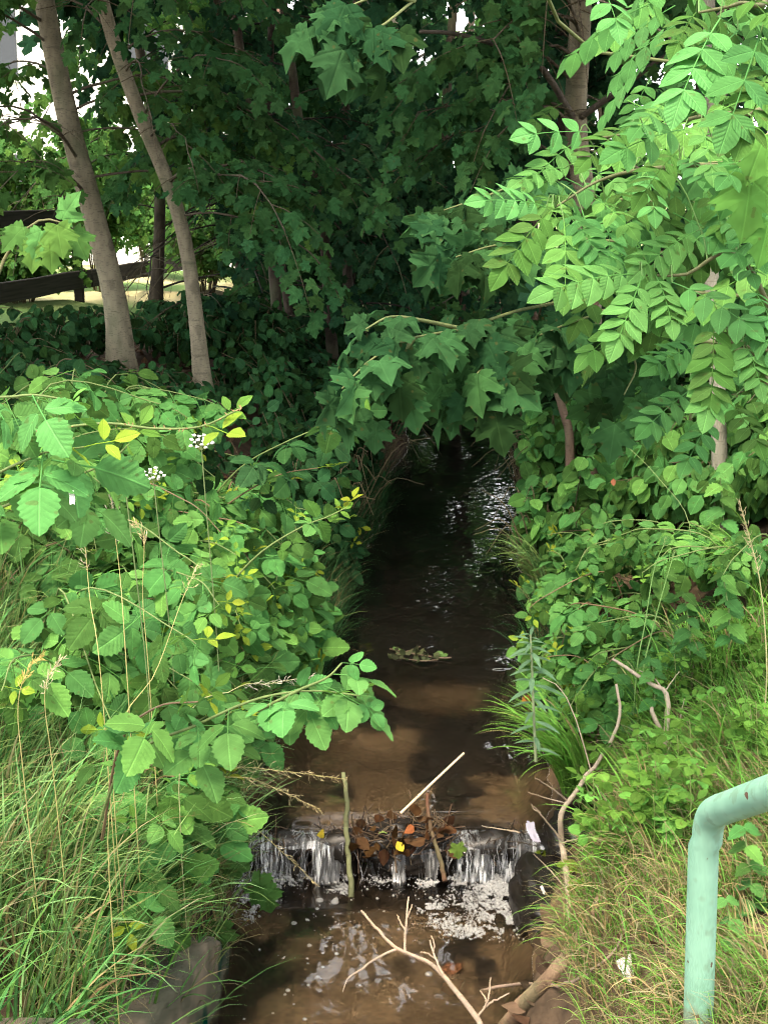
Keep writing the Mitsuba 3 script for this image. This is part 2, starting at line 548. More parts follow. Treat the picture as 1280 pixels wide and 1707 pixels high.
def ground_height(p, n, uv):
    return 0.02 * mikit.fbm(p.x * 30, p.y * 30, p.z * 30, 3)


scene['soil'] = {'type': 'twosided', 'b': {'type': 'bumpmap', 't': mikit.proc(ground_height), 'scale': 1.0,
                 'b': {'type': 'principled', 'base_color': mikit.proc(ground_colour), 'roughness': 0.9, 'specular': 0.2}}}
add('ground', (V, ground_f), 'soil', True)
labels['ground'] = {'label': 'stream bed and earth banks of dark soil', 'kind': 'structure'}

# ------------------------------------------------------------------ water
scene['water'] = {'type': 'dielectric', 'int_ior': 1.33, 'ext_ior': 1.0}


def water_sheet(y0, y1, z, step, amp):
    ys = np.arange(y0, y1 + step, step)
    us = np.linspace(0, 1, 130)
    Yw, Uw = np.meshgrid(ys, us, indexing='ij')
    L, R = edge_l(Yw) - 0.08, edge_r(Yw) + 0.08
    Xw = L + (R - L) * Uw
    p = np.stack([Xw, Yw, Xw * 0], -1)
    w = (meshkit.fbm(p * [9, 5, 1] + 3, 3, 5) - 0.5) * 0.020 + (meshkit.fbm(p * [22, 13, 1], 3, 9) - 0.5) * 0.011 + (meshkit.noise(p * [55, 40, 1], 3) - 0.5) * 0.0022
    a = amp(Xw, Yw)
    Zw = z + w * a
    return Xw, Yw, Zw


def sheet_mesh(Xw, Yw, Zw):
    n0, n1 = Xw.shape
    i, j = np.meshgrid(np.arange(n0 - 1), np.arange(n1 - 1), indexing='ij')
    a = (i * n1 + j).ravel()
    f = np.vstack([np.stack([a, a + 1, a + n1 + 1], 1), np.stack([a, a + n1 + 1, a + n1], 1)])
    return np.column_stack([Xw.ravel(), Yw.ravel(), Zw.ravel()]), f


LIP = 0.02
Xw, Yw, Zw = water_sheet(Y_WEIR + 0.02, 22, Z_UP, 0.014, lambda x, y: 0.05 + 0.10 * sstep(6.3, 8.0, y) + 0.14 * sstep(8, 12, y))
Zw -= 0.03 * sstep(Y_WEIR + 0.16, Y_WEIR + 0.02, Yw)
add('stream_water', sheet_mesh(Xw, Yw, Zw), 'water', True)
labels['stream_water'] = {'label': 'dark rippling brook water above the little weir', 'kind': 'structure'}
Xw, Yw, Zw = water_sheet(2.4, Y_WEIR - 0.03, Z_LOW, 0.012, lambda x, y: 0.015 + 0.45 * sstep(4.85, 5.2, y))
add('pool_water', sheet_mesh(Xw, Yw, Zw), 'water', True)
labels['pool_water'] = {'label': 'brown clear pool water below the little weir', 'kind': 'structure'}


# ------------------------------------------------------------------ trees
def keep_view(p):
    """Leaves leave free the run of the stream and the place where the viewer stands."""
    x, y, z = p[:, 0], p[:, 1], p[:, 2]
    in_run = (x - centre(y) > -0.54 + 0.06 * np.sin(y * 3.1)) & (x - centre(y) < 0.60 + 0.05 * np.sin(y * 2.7)) & (z < 1.6 - 0.150 * y + 0.08) & (y < 17)
    low = (z < H(x, y, False) + 0.03)
    return ~(in_run | low | (np.hypot(x, y) < 1.2))


class Foliage:
    def __init__(self):
        self.pos, self.tip, self.nrm, self.s = [], [], [], []

    def twig(self, pts, spacing, size, petiole=0.8, droop=0.55, lift=0.75, face=0.35, rnd=0.35, start=0.15):
        """Opposite pairs of leaves along a twig, with one at its end."""
        L = length(pts)
        n = max(2, int(L * (1 - start) / spacing))
        for k in range(n + 1):
            t = start + (1 - start) * k / n
            o, d = along(pts, t)
            side = unit(np.cross(d, [0, 0, 1.0]) + rng.normal(0, 0.25, 3))
            for sg in ((-1, 1) if k < n else (0,)):
                s = size * U(0.65, 1.15)
                out = unit(side * sg * 0.9 + d * (0.55 if sg else 1.0) + rng.normal(0, 0.2, 3))
                base = o + out * s * petiole * U(0.5, 1.0) + np.array([0, 0, -0.15 * s])
                self.pos.append(base)
                self.tip.append(unit(out + np.array([0, 0, -droop * U(0.5, 1.6)])))
                self.nrm.append(np.array([0, -face, lift]) + rng.normal(0, rnd, 3))
                self.s.append(s)

    def arrays(self, keep=None):
        p, t, n, s = (np.array(a) for a in (self.pos, self.tip, self.nrm, self.s))
        if keep is not None and len(p):
            k = keep(p)
            p, t, n, s = p[k], t[k], n[k], s[k]
        return p, frame(t, n), s


def hang_leaves(key, p, R, s, pal, n_parts, near, far, bsdf, single='leaf', rest='foliage', far_from=7.0, split=0):
    """The n_parts leaves that show largest as parts, the rest joined."""
    px, py, dz = project(p)
    seen = (dz > 0.3) & (px > -20) & (px < 1300) & (py > -20) & (py < 1727)
    big = np.where(seen, s / np.maximum(dz, 0.1), 0)
    order = np.argsort(-big)
    idx = rng.integers(0, len(pal), len(p))
    sel = [k for k in order[:n_parts] if big[k] > 0]
    for m, k in enumerate(sel):
        tn = near[int(rng.integers(0, len(near)))]
        if m < split:
            leaf_split(key, tn, p[k], R[k], s[k], pal[idx[k]], bsdf, single)
        else:
            leaf_part(key, tn, p[k], R[k], s[k], pal[idx[k]], bsdf, single)
    others = np.setdiff1d(np.arange(len(p)), sel)
    if len(others):
        b = Bulk()
        col = pal[idx[others]] * U(0.85, 1.15, (len(others), 1))
        close = dz[others] < far_from
        for tn, m in ((near[0], close & seen[others]), (far, ~(close & seen[others]))):
            o = others[m]
            b.add(tn, p[o], R[o], s[o], col[m])
        b.build(f'{key}__{rest}', bsdf)
        labels[f'{key}__{rest}'] = {'kind': 'stuff'}


TREE_LEAVES = 0


def tree(name, label, trunk, r0, r1, *, nb=14, h0=0.2, h1=0.98, blen=1.6, size=0.098, pal='maple', parts=120, elev=(5, 40), side=None,
         bark=(0.20, 0.155, 0.105), group=None, sag=0.5, keep=keep_view, extra=(), dens=1.0, cat='tree', near=('maple_near', 'maple_near_b', 'maple_near_c'), far='maple_far',
         bsdf='leaf_palmate', out_of_view=False):
    global TREE_LEAVES
    key = thing(name, label, cat, group)
    pts = smooth_path(trunk, 26)
    wob = np.stack([meshkit.noise(np.column_stack([np.full(26, s * 7.3), pts[:, 2] * 1.3, pts[:, 0]])) - 0.5 for s in (1, 2)], 1)
    pts[:, :2] += wob * min(0.05, r0)
    rr = np.linspace(r0, r1, 26)
    rr[:4] *= [1.7, 1.28, 1.1, 1.03]
    v, f, u = tube(pts, rr, 14, bark)
    part(key, 'trunk', (v, f), 'bark', True, u)
    fol = Foliage()
    twigs = []
    jobs = [(t, az, el, ln) for t, az, el, ln in extra]
    for k in range(nb):
        t = h0 + (h1 - h0) * (k + U(0, 0.8)) / nb
        az = k * 137.5 + U(-25, 25)
        if side is not None and U() < 0.7:
            az = side + U(-75, 75)
        jobs.append((t, az, U(*elev), blen * U(0.65, 1.15) * (1 - 0.35 * t)))
    for t, az, el, ln in jobs:
        o, _ = along(pts, t)
        a, e = math.radians(az), math.radians(el)
        d = np.array([math.cos(a) * math.cos(e), math.sin(a) * math.cos(e), math.sin(e)])
        s = np.linspace(0, 1, 9)
        b = o + d * (s * ln)[:, None] + np.array([0, 0, -1.0]) * (sag * ln * s ** 2.2)[:, None] + np.cumsum(rng.normal(0, 0.02 * ln, (9, 3)), 0) * s[:, None]
        if out_of_view:
            qx, qy, qd = project(b)
            if ((qx > -150) & (qx < 1430) & (qy > -120) & (qd < 10.5) & (qd > 0)).any():
                continue
        r_b = max(0.006, min(0.45 * np.interp(t, [0, 1], [r0, r1]), 0.006 * ln + 0.002))
        v, f, u = tube(b, np.linspace(r_b, 0.003, 9), 6, np.array(bark) * 0.45)
        part(key, 'branch', (v, f), 'bark', True, u)
        nt = max(3, int(ln / 0.17 * dens))
        for q in range(nt):
            tt = 0.2 + 0.8 * (q + U(0, 0.6)) / nt
            oo, dd = along(b, min(tt, 1))
            sd = unit(np.cross(dd, [0, 0, 1.0])) * (1 if q % 2 else -1)
            tl = U(0.25, 0.55) * (0.6 + 0.25 * ln)
            dw = unit(sd * U(0.5, 1.0) + dd * U(0.3, 0.9) + np.array([0, 0, U(-0.25, 0.3)]))
            if q == nt - 1:
                dw = dd
            w = np.array([oo + dw * tl * x + np.array([0, 0, -0.35 * tl * x * x]) for x in np.linspace(0, 1, 5)])
            twigs.append(tube(w, np.linspace(0.004, 0.0015, 5), 4, (0.09, 0.075, 0.045), cap=False))
            fol.twig(w, 0.055 / dens, size, droop=0.8)
    if twigs:
        put_tubes(f'{key}__twig_mass', twigs)
        labels[f'{key}__twig_mass'] = {'kind': 'stuff'}
    if fol.pos:
        p, R, s = fol.arrays(keep)
        TREE_LEAVES += len(p)
        hang_leaves(key, p, R, s, PAL[pal], parts, near, far, bsdf)
    return key


def rise(path, y, top, lean=(0, 0)):
    """Trunk points from pixels at distance y, then on up to the height top."""
    p = [P(a, b, y) for a, b in path]
    p[0] = np.array([p[0][0], p[0][1], min(p[0][2], float(H(p[0][0], p[0][1], False))) - 0.06])
    d = unit(p[-1] - p[-2])
    while p[-1][2] < top:
        d = unit(d + np.array([lean[0], lean[1], 0.25]))
        p.append(p[-1] + d * 1.2)
    return p


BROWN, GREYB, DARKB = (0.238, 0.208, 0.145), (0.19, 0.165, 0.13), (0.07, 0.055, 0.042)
def canopy_gap(p):
    x, y, z = p[:, 0], p[:, 1], p[:, 2]
    px, py, dz = project(p)
    trunk = (px > 905) & (px < 1015) & (py < 215) & (y < 9.6)       # the straight trunk stands clear of leaves here
    for path, yy in (([(75, 0), (113, 190), (150, 330), (185, 480), (205, 625)], 10.8), ([(172, -10), (225, 165), (292, 340), (326, 500), (342, 655)], 10.3)):
        q = np.array(path, float)
        trunk |= (np.abs(px - np.interp(py, q[:, 1], q[:, 0])) < 26) & (py < 620) & (y < yy + 0.1) & (meshkit.noise(p * 9.0) < 0.66)
    return keep_view(p) & ~trunk & ~((np.abs(x - centre(np.minimum(y, 15)) + 0.05) < 0.10) & (y > 13) & (z > 2.9))


def open_left(p):
    x, y, z = p[:, 0], p[:, 1], p[:, 2]
    px, py, dz = project(p)
    return canopy_gap(p) & ~((x < -1.1 - 0.03 * y) & (z < 1.55 + 0.25 * np.sin(x * 5 + y * 3)) & (y > 6)) & ~((x < -1.35) & (y > 7) & (z < 3.2) & (meshkit.fbm(p * 1.3, 3) > 0.58 - 0.06 * (px < 140)))


tree('maple_tree', 'thick pale brown maple trunk leaning left, nearest the fence on the left bank', rise([(205, 625), (185, 480), (150, 330), (113, 190), (75, 0)], 10.8, 6.5), 0.090, 0.06,
     bark=BROWN, nb=26, h0=0.22, blen=1.9, parts=260, pal='maple_light', side=-60, keep=open_left)
tree('maple_tree', 'slimmer pale brown maple trunk leaning left, right of the thick leaning one', rise([(342, 655), (326, 500), (292, 340), (225, 165), (172, -10)], 10.3, 6.0, (0.1, 0)), 0.054, 0.04,
     bark=BROWN, nb=26, h0=0.26, blen=1.8, parts=260, side=-20, keep=open_left)
G_DARK = 'dark slender trees in the shade of the left bank'
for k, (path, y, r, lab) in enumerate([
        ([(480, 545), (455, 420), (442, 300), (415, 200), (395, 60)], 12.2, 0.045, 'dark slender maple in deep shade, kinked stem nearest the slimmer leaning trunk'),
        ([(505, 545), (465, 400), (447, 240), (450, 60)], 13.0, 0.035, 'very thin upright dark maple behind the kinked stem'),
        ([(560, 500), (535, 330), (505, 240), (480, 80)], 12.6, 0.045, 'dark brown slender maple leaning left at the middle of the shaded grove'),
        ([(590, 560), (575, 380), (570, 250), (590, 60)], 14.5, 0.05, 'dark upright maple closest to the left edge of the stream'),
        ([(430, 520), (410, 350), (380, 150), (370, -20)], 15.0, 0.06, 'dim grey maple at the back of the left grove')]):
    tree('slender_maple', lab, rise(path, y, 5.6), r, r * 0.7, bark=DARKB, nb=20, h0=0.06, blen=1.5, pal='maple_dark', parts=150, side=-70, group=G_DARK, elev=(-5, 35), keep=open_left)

def off_trunk(p):
    px, py, dz = project(p)
    return canopy_gap(p) & ~((px > 905) & (px < 1015) & (py < 215) & (p[:, 1] < 9.6))


big = tree('maple_tree', 'straight brown maple trunk at the top right with two forking limbs', rise([(985, 745), (978, 430), (960, 220), (965, 100), (970, -20)], 9.4, 7.0), 0.074, 0.06,
           bark=BROWN, nb=26, h0=0.2, blen=1.9, parts=240, side=250, keep=off_trunk)
for lim in ([(955, 195), (900, 110), (830, 75), (755, 55), (700, 52)], [(968, 195), (1030, 150), (1090, 105), (1160, 60), (1230, 0)]):
    pts = smooth_path([P(a, b, 9.35 - 0.25 * n) for n, (a, b) in enumerate(lim)], 14)
    v, f, u = tube(pts, np.linspace(0.022, 0.010, 14), 8, np.array(GREYB) * 0.7)
    part(big, 'limb', (v, f), 'bark', True, u)
G_BACK = 'dark trees behind the straight maple on the right bank'
for k, (path, y, r, lab) in enumerate([
        ([(950, 640), (945, 300), (942, 100), (938, -20)], 11.5, 0.075, 'dark trunk half hidden just left behind the straight right maple'),
        ([(1045, 600), (1038, 300), (1035, 120), (1040, -20)], 12.0, 0.085, 'grey trunk in shade just right behind the straight right maple'),
        ([(880, 620), (885, 420), (900, 200), (880, 0)], 14.0, 0.05, 'slender tree standing where the stream bends out of sight'),
        ([(1170, 620), (1175, 400), (1165, 200), (1180, 0)], 10.5, 0.06, 'grey slim tree behind the ash trunk')]):
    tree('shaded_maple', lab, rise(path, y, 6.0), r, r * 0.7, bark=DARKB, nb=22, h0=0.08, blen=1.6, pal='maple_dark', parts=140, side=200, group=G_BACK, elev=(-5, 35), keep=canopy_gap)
G_END = 'trees closing the view beyond the bend'
for k, (x, y, r, lab) in enumerate([
        (-1.5, 14.6, 0.05, 'leafy tree just behind the dark slender grove'), (-0.45, 16.4, 0.05, 'leafy tree between the grove and the far bend'), (-2.6, 16.5, 0.07, 'leafy tree beyond the leaning trunks and the fence'), (-1.2, 17.5, 0.06, 'leafy tree behind the middle of the shaded grove'), (0.75, 15.6, 0.07, 'tree rising behind the stream bend, its crown filling the top centre'), (0.1, 19.0, 0.07, 'tree closing the view above the far water'),
        (1.2, 20.5, 0.07, 'brighter tree at the end of the tunnel, right of the far water'), (2.6, 17.5, 0.07, 'leafy tree far behind the straight maple'), (4.0, 15.0, 0.07, 'leafy tree at the far right behind the ash leaves')]):
    z0 = float(H(x, y, False))
    tree('far_maple', lab, [np.array([x, y, z0 - 0.1]), np.array([x + 0.1, y, z0 + 1.5]), np.array([x - 0.1, y - 0.1, z0 + 3.2]), np.array([x, y, z0 + 5.0])], r, r * 0.6, bark=DARKB,
         nb=22, h0=0.05, blen=2.0, pal='maple_light' if k in (2, 6, 8) else 'maple', parts=60, group=G_END, elev=(-5, 35), size=0.125, keep=open_left)


G_TALL = 'tall maples flanking the brook, their crowns closing overhead'
for k, (x, y, lab) in enumerate([(-4.3, 7.6, 'tall maple left of the view whose crown shades the leaning trunks'), (3.4, 7.2, 'tall maple right of the view whose crown shades the ash trunk'), (-4.2, 12.5, 'tall maple left of the view behind the fence end'), (3.9, 11.5, 'tall maple right of the view behind the straight trunk'), (0.2, 24.0, 'tall maple far beyond the end of the tunnel'), (-3.3, 6.3, 'tall maple nearest the viewer on the left, its crown over the stream'), (2.9, 6.0, 'tall maple nearest the viewer on the right, its crown over the stream')]):
    z0 = float(H(x, y, False))
    tree('tall_maple', lab, [np.array([x, y, z0 - 0.1]), np.array([x + 0.1, y, z0 + 2.5]), np.array([x, y + 0.1, z0 + 6]), np.array([x, y, z0 + 9])], 0.16, 0.07, bark=GREYB, nb=46, h0=0.38 if k < 4 else 0.1 if k == 4 else 0.5, blen=4.2, pal='maple_dark', parts=0,
         group=G_TALL, elev=(5, 40), sag=0.3, out_of_view=k != 4, size=0.19, dens=0.8, keep=lambda p: canopy_gap(p) & (p[:, 1] > 5.0) & ~((np.abs(project(p)[0] - 640) < 700) & (project(p)[1] > -60) & (p[:, 1] < 9.5)), side=(0, 180, 0, 180, 90, 20, 160)[k])


# ------------------------------------------------------------------ far left: fence, house, hedge
def plank_colour(p, n, uv):
    g = mikit.fbm(p.x * 3, p.y * 3, p.z * 60, 3)
    return mikit.mix((0.022, 0.020, 0.018), (0.075, 0.065, 0.055), g)


scene['old_wood'] = {'type': 'twosided', 'b': {'type': 'principled', 'base_color': mikit.proc(plank_colour), 'roughness': 0.85, 'specular': 0.2}}


def beam(p0, p1, h, w, n=8, jit=0.004, bev=0.008):
    """A weathered plank between two points, h tall and w thick."""
    p0, p1 = np.asarray(p0, float), np.asarray(p1, float)
    d = unit(p1 - p0)
    upv = np.array([0, 0, 1.0]) if abs(d[2]) < 0.9 else np.array([0, 1.0, 0])
    s = unit(np.cross(d, upv)); u = np.cross(s, d)
    prof = [(-w / 2 + bev, -h / 2), (w / 2 - bev, -h / 2), (w / 2, -h / 2 + bev), (w / 2, h / 2 - bev), (w / 2 - bev, h / 2), (-w / 2 + bev, h / 2), (-w / 2, h / 2 - bev), (-w / 2, -h / 2 + bev)]
    rows = []
    for t in np.linspace(0, 1, n):
        o = p0 + (p1 - p0) * t + rng.normal(0, jit, 3)
        rows.append([o + s * a + u * b for a, b in prof])
    v = np.array(rows).reshape(-1, 3)
    k = len(prof)
    i, j = np.meshgrid(np.arange(n - 1), np.arange(k), indexing='ij')
    q = np.stack([i * k + j, i * k + (j + 1) % k, (i + 1) * k + (j + 1) % k, (i + 1) * k + j], -1).reshape(-1, 4)
    f = np.vstack([q[:, [0, 1, 2]], q[:, [0, 2, 3]], [[0, m + 1, m] for m in range(1, k - 1)], [[(n - 1) * k, (n - 1) * k + m, (n - 1) * k + m + 1] for m in range(1, k - 1)]])
    return v, f


fence = thing('wooden_fence', 'dark weathered fence of two heavy rails on posts behind the leaning trunks', 'fence')
A_, B_, C_ = np.array([-4.05, 10.5, 0.74]), np.array([-3.35, 16.6, 0.74]), np.array([-2.75, 22.0, 0.74])
for m, (a_, b_) in enumerate(((A_, B_), (B_ + [0.004, 0.03, 0], C_))):
    part(fence, 'rail', beam(a_, b_, 0.20, 0.045), 'old_wood')
part(fence, 'rail', beam(A_ + [0, 0, 0.69], B_ + [0, 0, 0.69], 0.16, 0.045), 'old_wood')
for q in (A_ + [0.03, 1.4, 0], B_ + [-0.07, -0.05, 0], C_ + [-0.07, -0.1, 0]):
    part(fence, 'post', beam([q[0] - 0.05, q[1], 0.2], [q[0] - 0.05, q[1], 1.68], 0.10, 0.10, 5), 'old_wood')

scene['render_white'] = {'type': 'twosided', 'b': {'type': 'principled', 'base_color': mikit.proc(lambda p, n, uv: mikit.mix((0.74, 0.74, 0.73), (0.84, 0.84, 0.82), mikit.fbm(p.x * 1.5, p.y * 1.5, p.z * 0.7))), 'roughness': 0.85}}
scene['window_glass'] = {'type': 'twosided', 'b': {'type': 'principled', 'base_color': {'type': 'rgb', 'value': [0.03, 0.035, 0.04]}, 'roughness': 0.06, 'specular': 0.6}}
scene['tiles'] = {'type': 'twosided', 'b': {'type': 'principled', 'base_color': mikit.proc(lambda p, n, uv: mikit.mix((0.12, 0.05, 0.035), (0.24, 0.10, 0.06), mikit.noise(p.x * 5, p.z * 6))), 'roughness': 0.8}}
house = thing('white_house', 'white rendered house glimpsed through the leaves behind the fence', 'house')


def box(x0, x1, y0, y1, z0, z1):
    return trimesh.creation.box(bounds=[[x0, y0, z0], [x1, y1, z1]])


part(house, 'wall', box(-13, -2.7, 27, 35, 0, 5.6), 'render_white')
rf = trimesh.Trimesh([[-13.4, 26.5, 5.6], [-2.3, 26.5, 5.6], [-2.3, 35.5, 5.6], [-13.4, 35.5, 5.6], [-13.4, 31, 8.6], [-2.3, 31, 8.6]],
                     [[0, 1, 5], [0, 5, 4], [2, 3, 4], [2, 4, 5], [0, 4, 3], [1, 2, 5], [0, 3, 2], [0, 2, 1]], process=False)
part(house, 'roof', rf, 'tiles')
for wx in (-10.5, -7.6, -4.9):
    for wz in (1.2, 3.7):
        w_ = part(house, 'window', box(wx, wx + 1.1, 26.93, 26.985, wz, wz + 1.3), 'render_white')
        part(w_, 'pane', box(wx + 0.07, wx + 0.52, 26.90, 26.945, wz + 0.07, wz + 1.23), 'window_glass')
        part(w_, 'pane', box(wx + 0.58, wx + 1.03, 26.90, 26.945, wz + 0.07, wz + 1.23), 'window_glass')


def bush(name, label, base, height, spread, n_stems, size, pal, tpl='bramble_far', bsdf='leaf_pinnate', parts=0, group=None, spacing=0.06, cat='shrub', near=None, droop=0.5, stemcol=(0.10, 0.08, 0.045), split=0, single='leaf'):
    key = thing(name, label, cat, group)
    base = np.asarray(base, float)
    fol, tubes = Foliage(), []
    for k in range(n_stems):
        a = U(0, 2 * np.pi)
        out = np.array([math.cos(a), math.sin(a), 0]) * spread * U(0.25, 1.0)
        h = height * U(0.6, 1.05)
        o = base + np.array([math.cos(a), math.sin(a), 0]) * spread * 0.12
        o[2] = float(H(o[0], o[1], False)) - 0.03
        e = base + out
        gz = float(H(e[0], e[1], False))
        mid = o + out * 0.45 + [0, 0, h * 0.9]
        end = np.array([e[0], e[1], max(gz, base[2]) + h * U(0.35, 0.95)])
        w = smooth_path([o, mid, end], 9)
        tubes.append(tube(w, np.linspace(0.005, 0.0018, 9), 5, stemcol, cap=False))
        fol.twig(w, spacing, size, droop=droop, start=0.2)
    put_tubes(f'{key}__stems', tubes)
    labels[f'{key}__stems'] = {'kind': 'stuff'}
    p, R, s = fol.arrays(keep_view)
    hang_leaves(key, p, R, s, PAL[pal], parts, near or (tpl,), tpl, bsdf, split=split, single=single, far_from=0)
    return key


for x, y, h, lab in ((-2.3, 18.8, 1.15, 'light green bush in the gap right of the slimmer leaning trunk'), (-1.5, 19.6, 1.3, 'light green bush at the back of the shaded grove'), (-2.9, 23.5, 1.4, 'light green bush in front of the white house, above the lower rail'), (-3.6, 22.5, 1.7, 'pale green bush before the house windows'), (-4.6, 18.5, 2.0, 'sunlit light green bush behind the fence at the far left'), (-3.7, 19.0, 2.3, 'bright leafy bush between fence and house, behind the thick leaning trunk'),
                     (-4.05, 16.3, 0.9, 'low green bush filling the gap between the fence rails'), (-4.6, 15.9, 0.8, 'low leafy bush between the fence rails at the left picture edge')):
    bush('garden_bush', lab, [x, y, float(H(x, y))], h, 0.75, 46, 0.10, 'maple_light', 'maple_far', 'leaf_palmate', 40)


# ------------------------------------------------------------------ undergrowth and brambles
def arch_canes(base, n, ln, az, spread_az, rise_=0.6):
    out = []
    for k in range(n):
        a = math.radians(az + U(-spread_az, spread_az))
        L = ln * U(0.7, 1.15)
        h = np.array([math.cos(a), math.sin(a), 0])
        b = np.asarray(base, float) + np.array([U(-0.1, 0.1), U(-0.1, 0.1), 0])
        b[2] = float(H(b[0], b[1], False)) - 0.03
        m = b + h * L * U(0.12, 0.3) + [0, 0, L * rise_ * U(0.8, 1.2)]
        e = b + h * L * U(0.55, 0.85) + [0, 0, L * rise_ * U(0.6, 1.2)]
        e2 = e + h * L * 0.2 + [0, 0, -L * 0.14 * U(0.2, 1.5)]
        for q in (e, e2):
            q[2] = max(q[2], float(H(q[0], q[1], False)) + 0.06)
        out.append(smooth_path([b, m, e, e2], 18))
    return out


def bramble(label, canes, size=0.15, pal='bramble', spacing=0.085, young=0.12, split=0, parts=300, group='bramble clumps', sizes=None, start=0.12, tpl=('bramble_a', 'bramble_b', 'bramble_c'), thorns=False, face=0.5, clip_run=False):
    key = thing('bramble', label, 'bramble', group)
    mature, fresh = Foliage(), Foliage()
    for c in canes:
        if clip_run:
            ok = keep_view(c + [0, 0, 0.06])
            stop = np.nonzero(~ok[5:])[0]
            c = smooth_path(c[:max(6, 5 + stop[0])], 18) if len(stop) else c
        L = length(c)
        n = max(3, int(L * (1 - start) / spacing))
        rad = np.linspace(0.0045, 0.002, len(c))
        cane_col = (0.12, 0.17, 0.055) if U() < 0.8 else (0.14, 0.10, 0.055)
        v, f, u = tube(c, rad, 6, cane_col)
        ck = part(key, 'cane', (v, f), 'stem', True, u)
        ms = []
        for k in range(n + 1):
            t = start + (1 - start) * k / n
            o, d = along(c, t)
            phi = k * 2.4 + U(-0.4, 0.4)
            a = unit(np.cross(d, [0, 0, 1.0])); b = np.cross(d, a)
            out = unit(a * math.cos(phi) + b * abs(math.sin(phi)) * 0.6 + d * 0.45 + [0, 0, 0.15])
            tipw = t > 1 - young and U() < 0.75
            s = size * U(0.6, 1.2) * (1.0 if t < 0.75 else 1.0 - 1.6 * (t - 0.75))
            F_ = fresh if tipw else mature
            F_.pos.append(o); F_.s.append(size * U(0.4, 0.6) if tipw else s)
            F_.tip.append(unit(out + np.array([0, 0, 0.3 if tipw else -0.3 * U(0, 1.4)])))
            F_.nrm.append(np.array([0, -face, 0.8]) + rng.normal(0, 0.42, 3))
            if thorns:
                for _ in range(3):
                    oo, dd = along(c, min(1, t + U(0, 0.06)))
                    q = U(0, 6.28)
                    w = unit(a * math.cos(q) + b * math.sin(q) - dd * 0.4)
                    ms.append(tube([oo, oo + w * 0.009], [0.0018, 0.0002], 4, (0.25, 0.14, 0.07)))
        if ms:
            v, f, u = join(ms)
            add(numbered(f'{ck}__thorns'), (v, f), 'stem', False, u)
    def bare(q):                                  # nothing grows in front of the flower heads and the white scrap
        qx, qy, qd = project(q)
        ok = keep_view(q) if clip_run else np.ones(len(q), bool)
        for fx, fy, fd in ((335, 736, 4.6), (208, 803, 4.2), (255, 790, 4.5), (120, 830, 2.7)):
            ok &= ~((np.hypot((qx - fx) * 0.9, qy - fy + 40) < 105) & (qd < fd + 0.1))
        return ok
    p, R, s = mature.arrays(bare)
    hang_leaves(key, p, R, s, PAL[pal], parts, tpl, 'bramble_far', 'leaf_pinnate', split=split)
    if fresh.pos:
        p, R, s = fresh.arrays()
        for k in range(len(p)):
            leaf_part(key, 'bramble_young', p[k], R[k], s[k], PAL['young' if U() < 0.55 else 'herb'][int(rng.integers(0, 6))], 'leaf_pinnate')
    return key


def lbank(d, y):
    x = float(edge_l(y)) - d
    return np.array([x, y, float(H(x, y, False))])


def rbank(d, y):
    x = float(edge_r(y)) + d
    return np.array([x, y, float(H(x, y, False))])


BRAMBLES_L = [(0.22, 4.35, 'bramble clump in the long grass right behind the cane that reaches over the pool'), (0.5, 4.9, 'bramble clump at the lower left among the grass ears'),
    (0.10, 5.95, 'bramble clump overhanging the water just above the weir on the left bank'), (0.10, 6.45, 'bramble clump leaning over the stream, second along the left bank'),
    (0.16, 6.9, 'bramble clump at the left water edge before the dark grass tuft'), (0.38, 5.75, 'bramble clump behind the long grass above the weir'),
    (0.5, 6.3, 'bramble clump in the middle of the left thicket'), (0.55, 5.6, 'bramble clump rising out of the long grass on the left'),
    (0.8, 5.9, 'bramble clump at the left picture edge, halfway up'), (0.95, 6.0, 'bramble clump with big leaves near the left picture edge'),
    (0.75, 6.6, 'bramble clump beneath the white flowers'), (1.05, 6.2, 'bramble clump at the far left behind the big leaves'),
    (0.5, 7.2, 'bramble clump at the shade line of the left bank'), (1.2, 7.2, 'bramble clump at the foot of the left bank shade')]
for d, y, lab in BRAMBLES_L:
    b = lbank(d, y)
    bramble(lab, arch_canes(b, 9, 0.9 if 0.3 < d < 0.7 else 0.75, -50, 95, 0.62), size=0.16, young=0.10, parts=130, spacing=0.055, split=10, clip_run=True)
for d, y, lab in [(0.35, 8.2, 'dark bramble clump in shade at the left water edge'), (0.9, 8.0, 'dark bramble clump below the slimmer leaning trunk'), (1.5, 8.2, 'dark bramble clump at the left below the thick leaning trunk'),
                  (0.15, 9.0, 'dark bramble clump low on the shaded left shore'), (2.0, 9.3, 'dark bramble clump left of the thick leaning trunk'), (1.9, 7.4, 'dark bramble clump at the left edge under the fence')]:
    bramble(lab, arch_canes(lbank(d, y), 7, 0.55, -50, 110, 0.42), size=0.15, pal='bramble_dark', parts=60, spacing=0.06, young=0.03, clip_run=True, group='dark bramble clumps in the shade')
G_UND = 'dark leafy undergrowth on the shaded left bank'
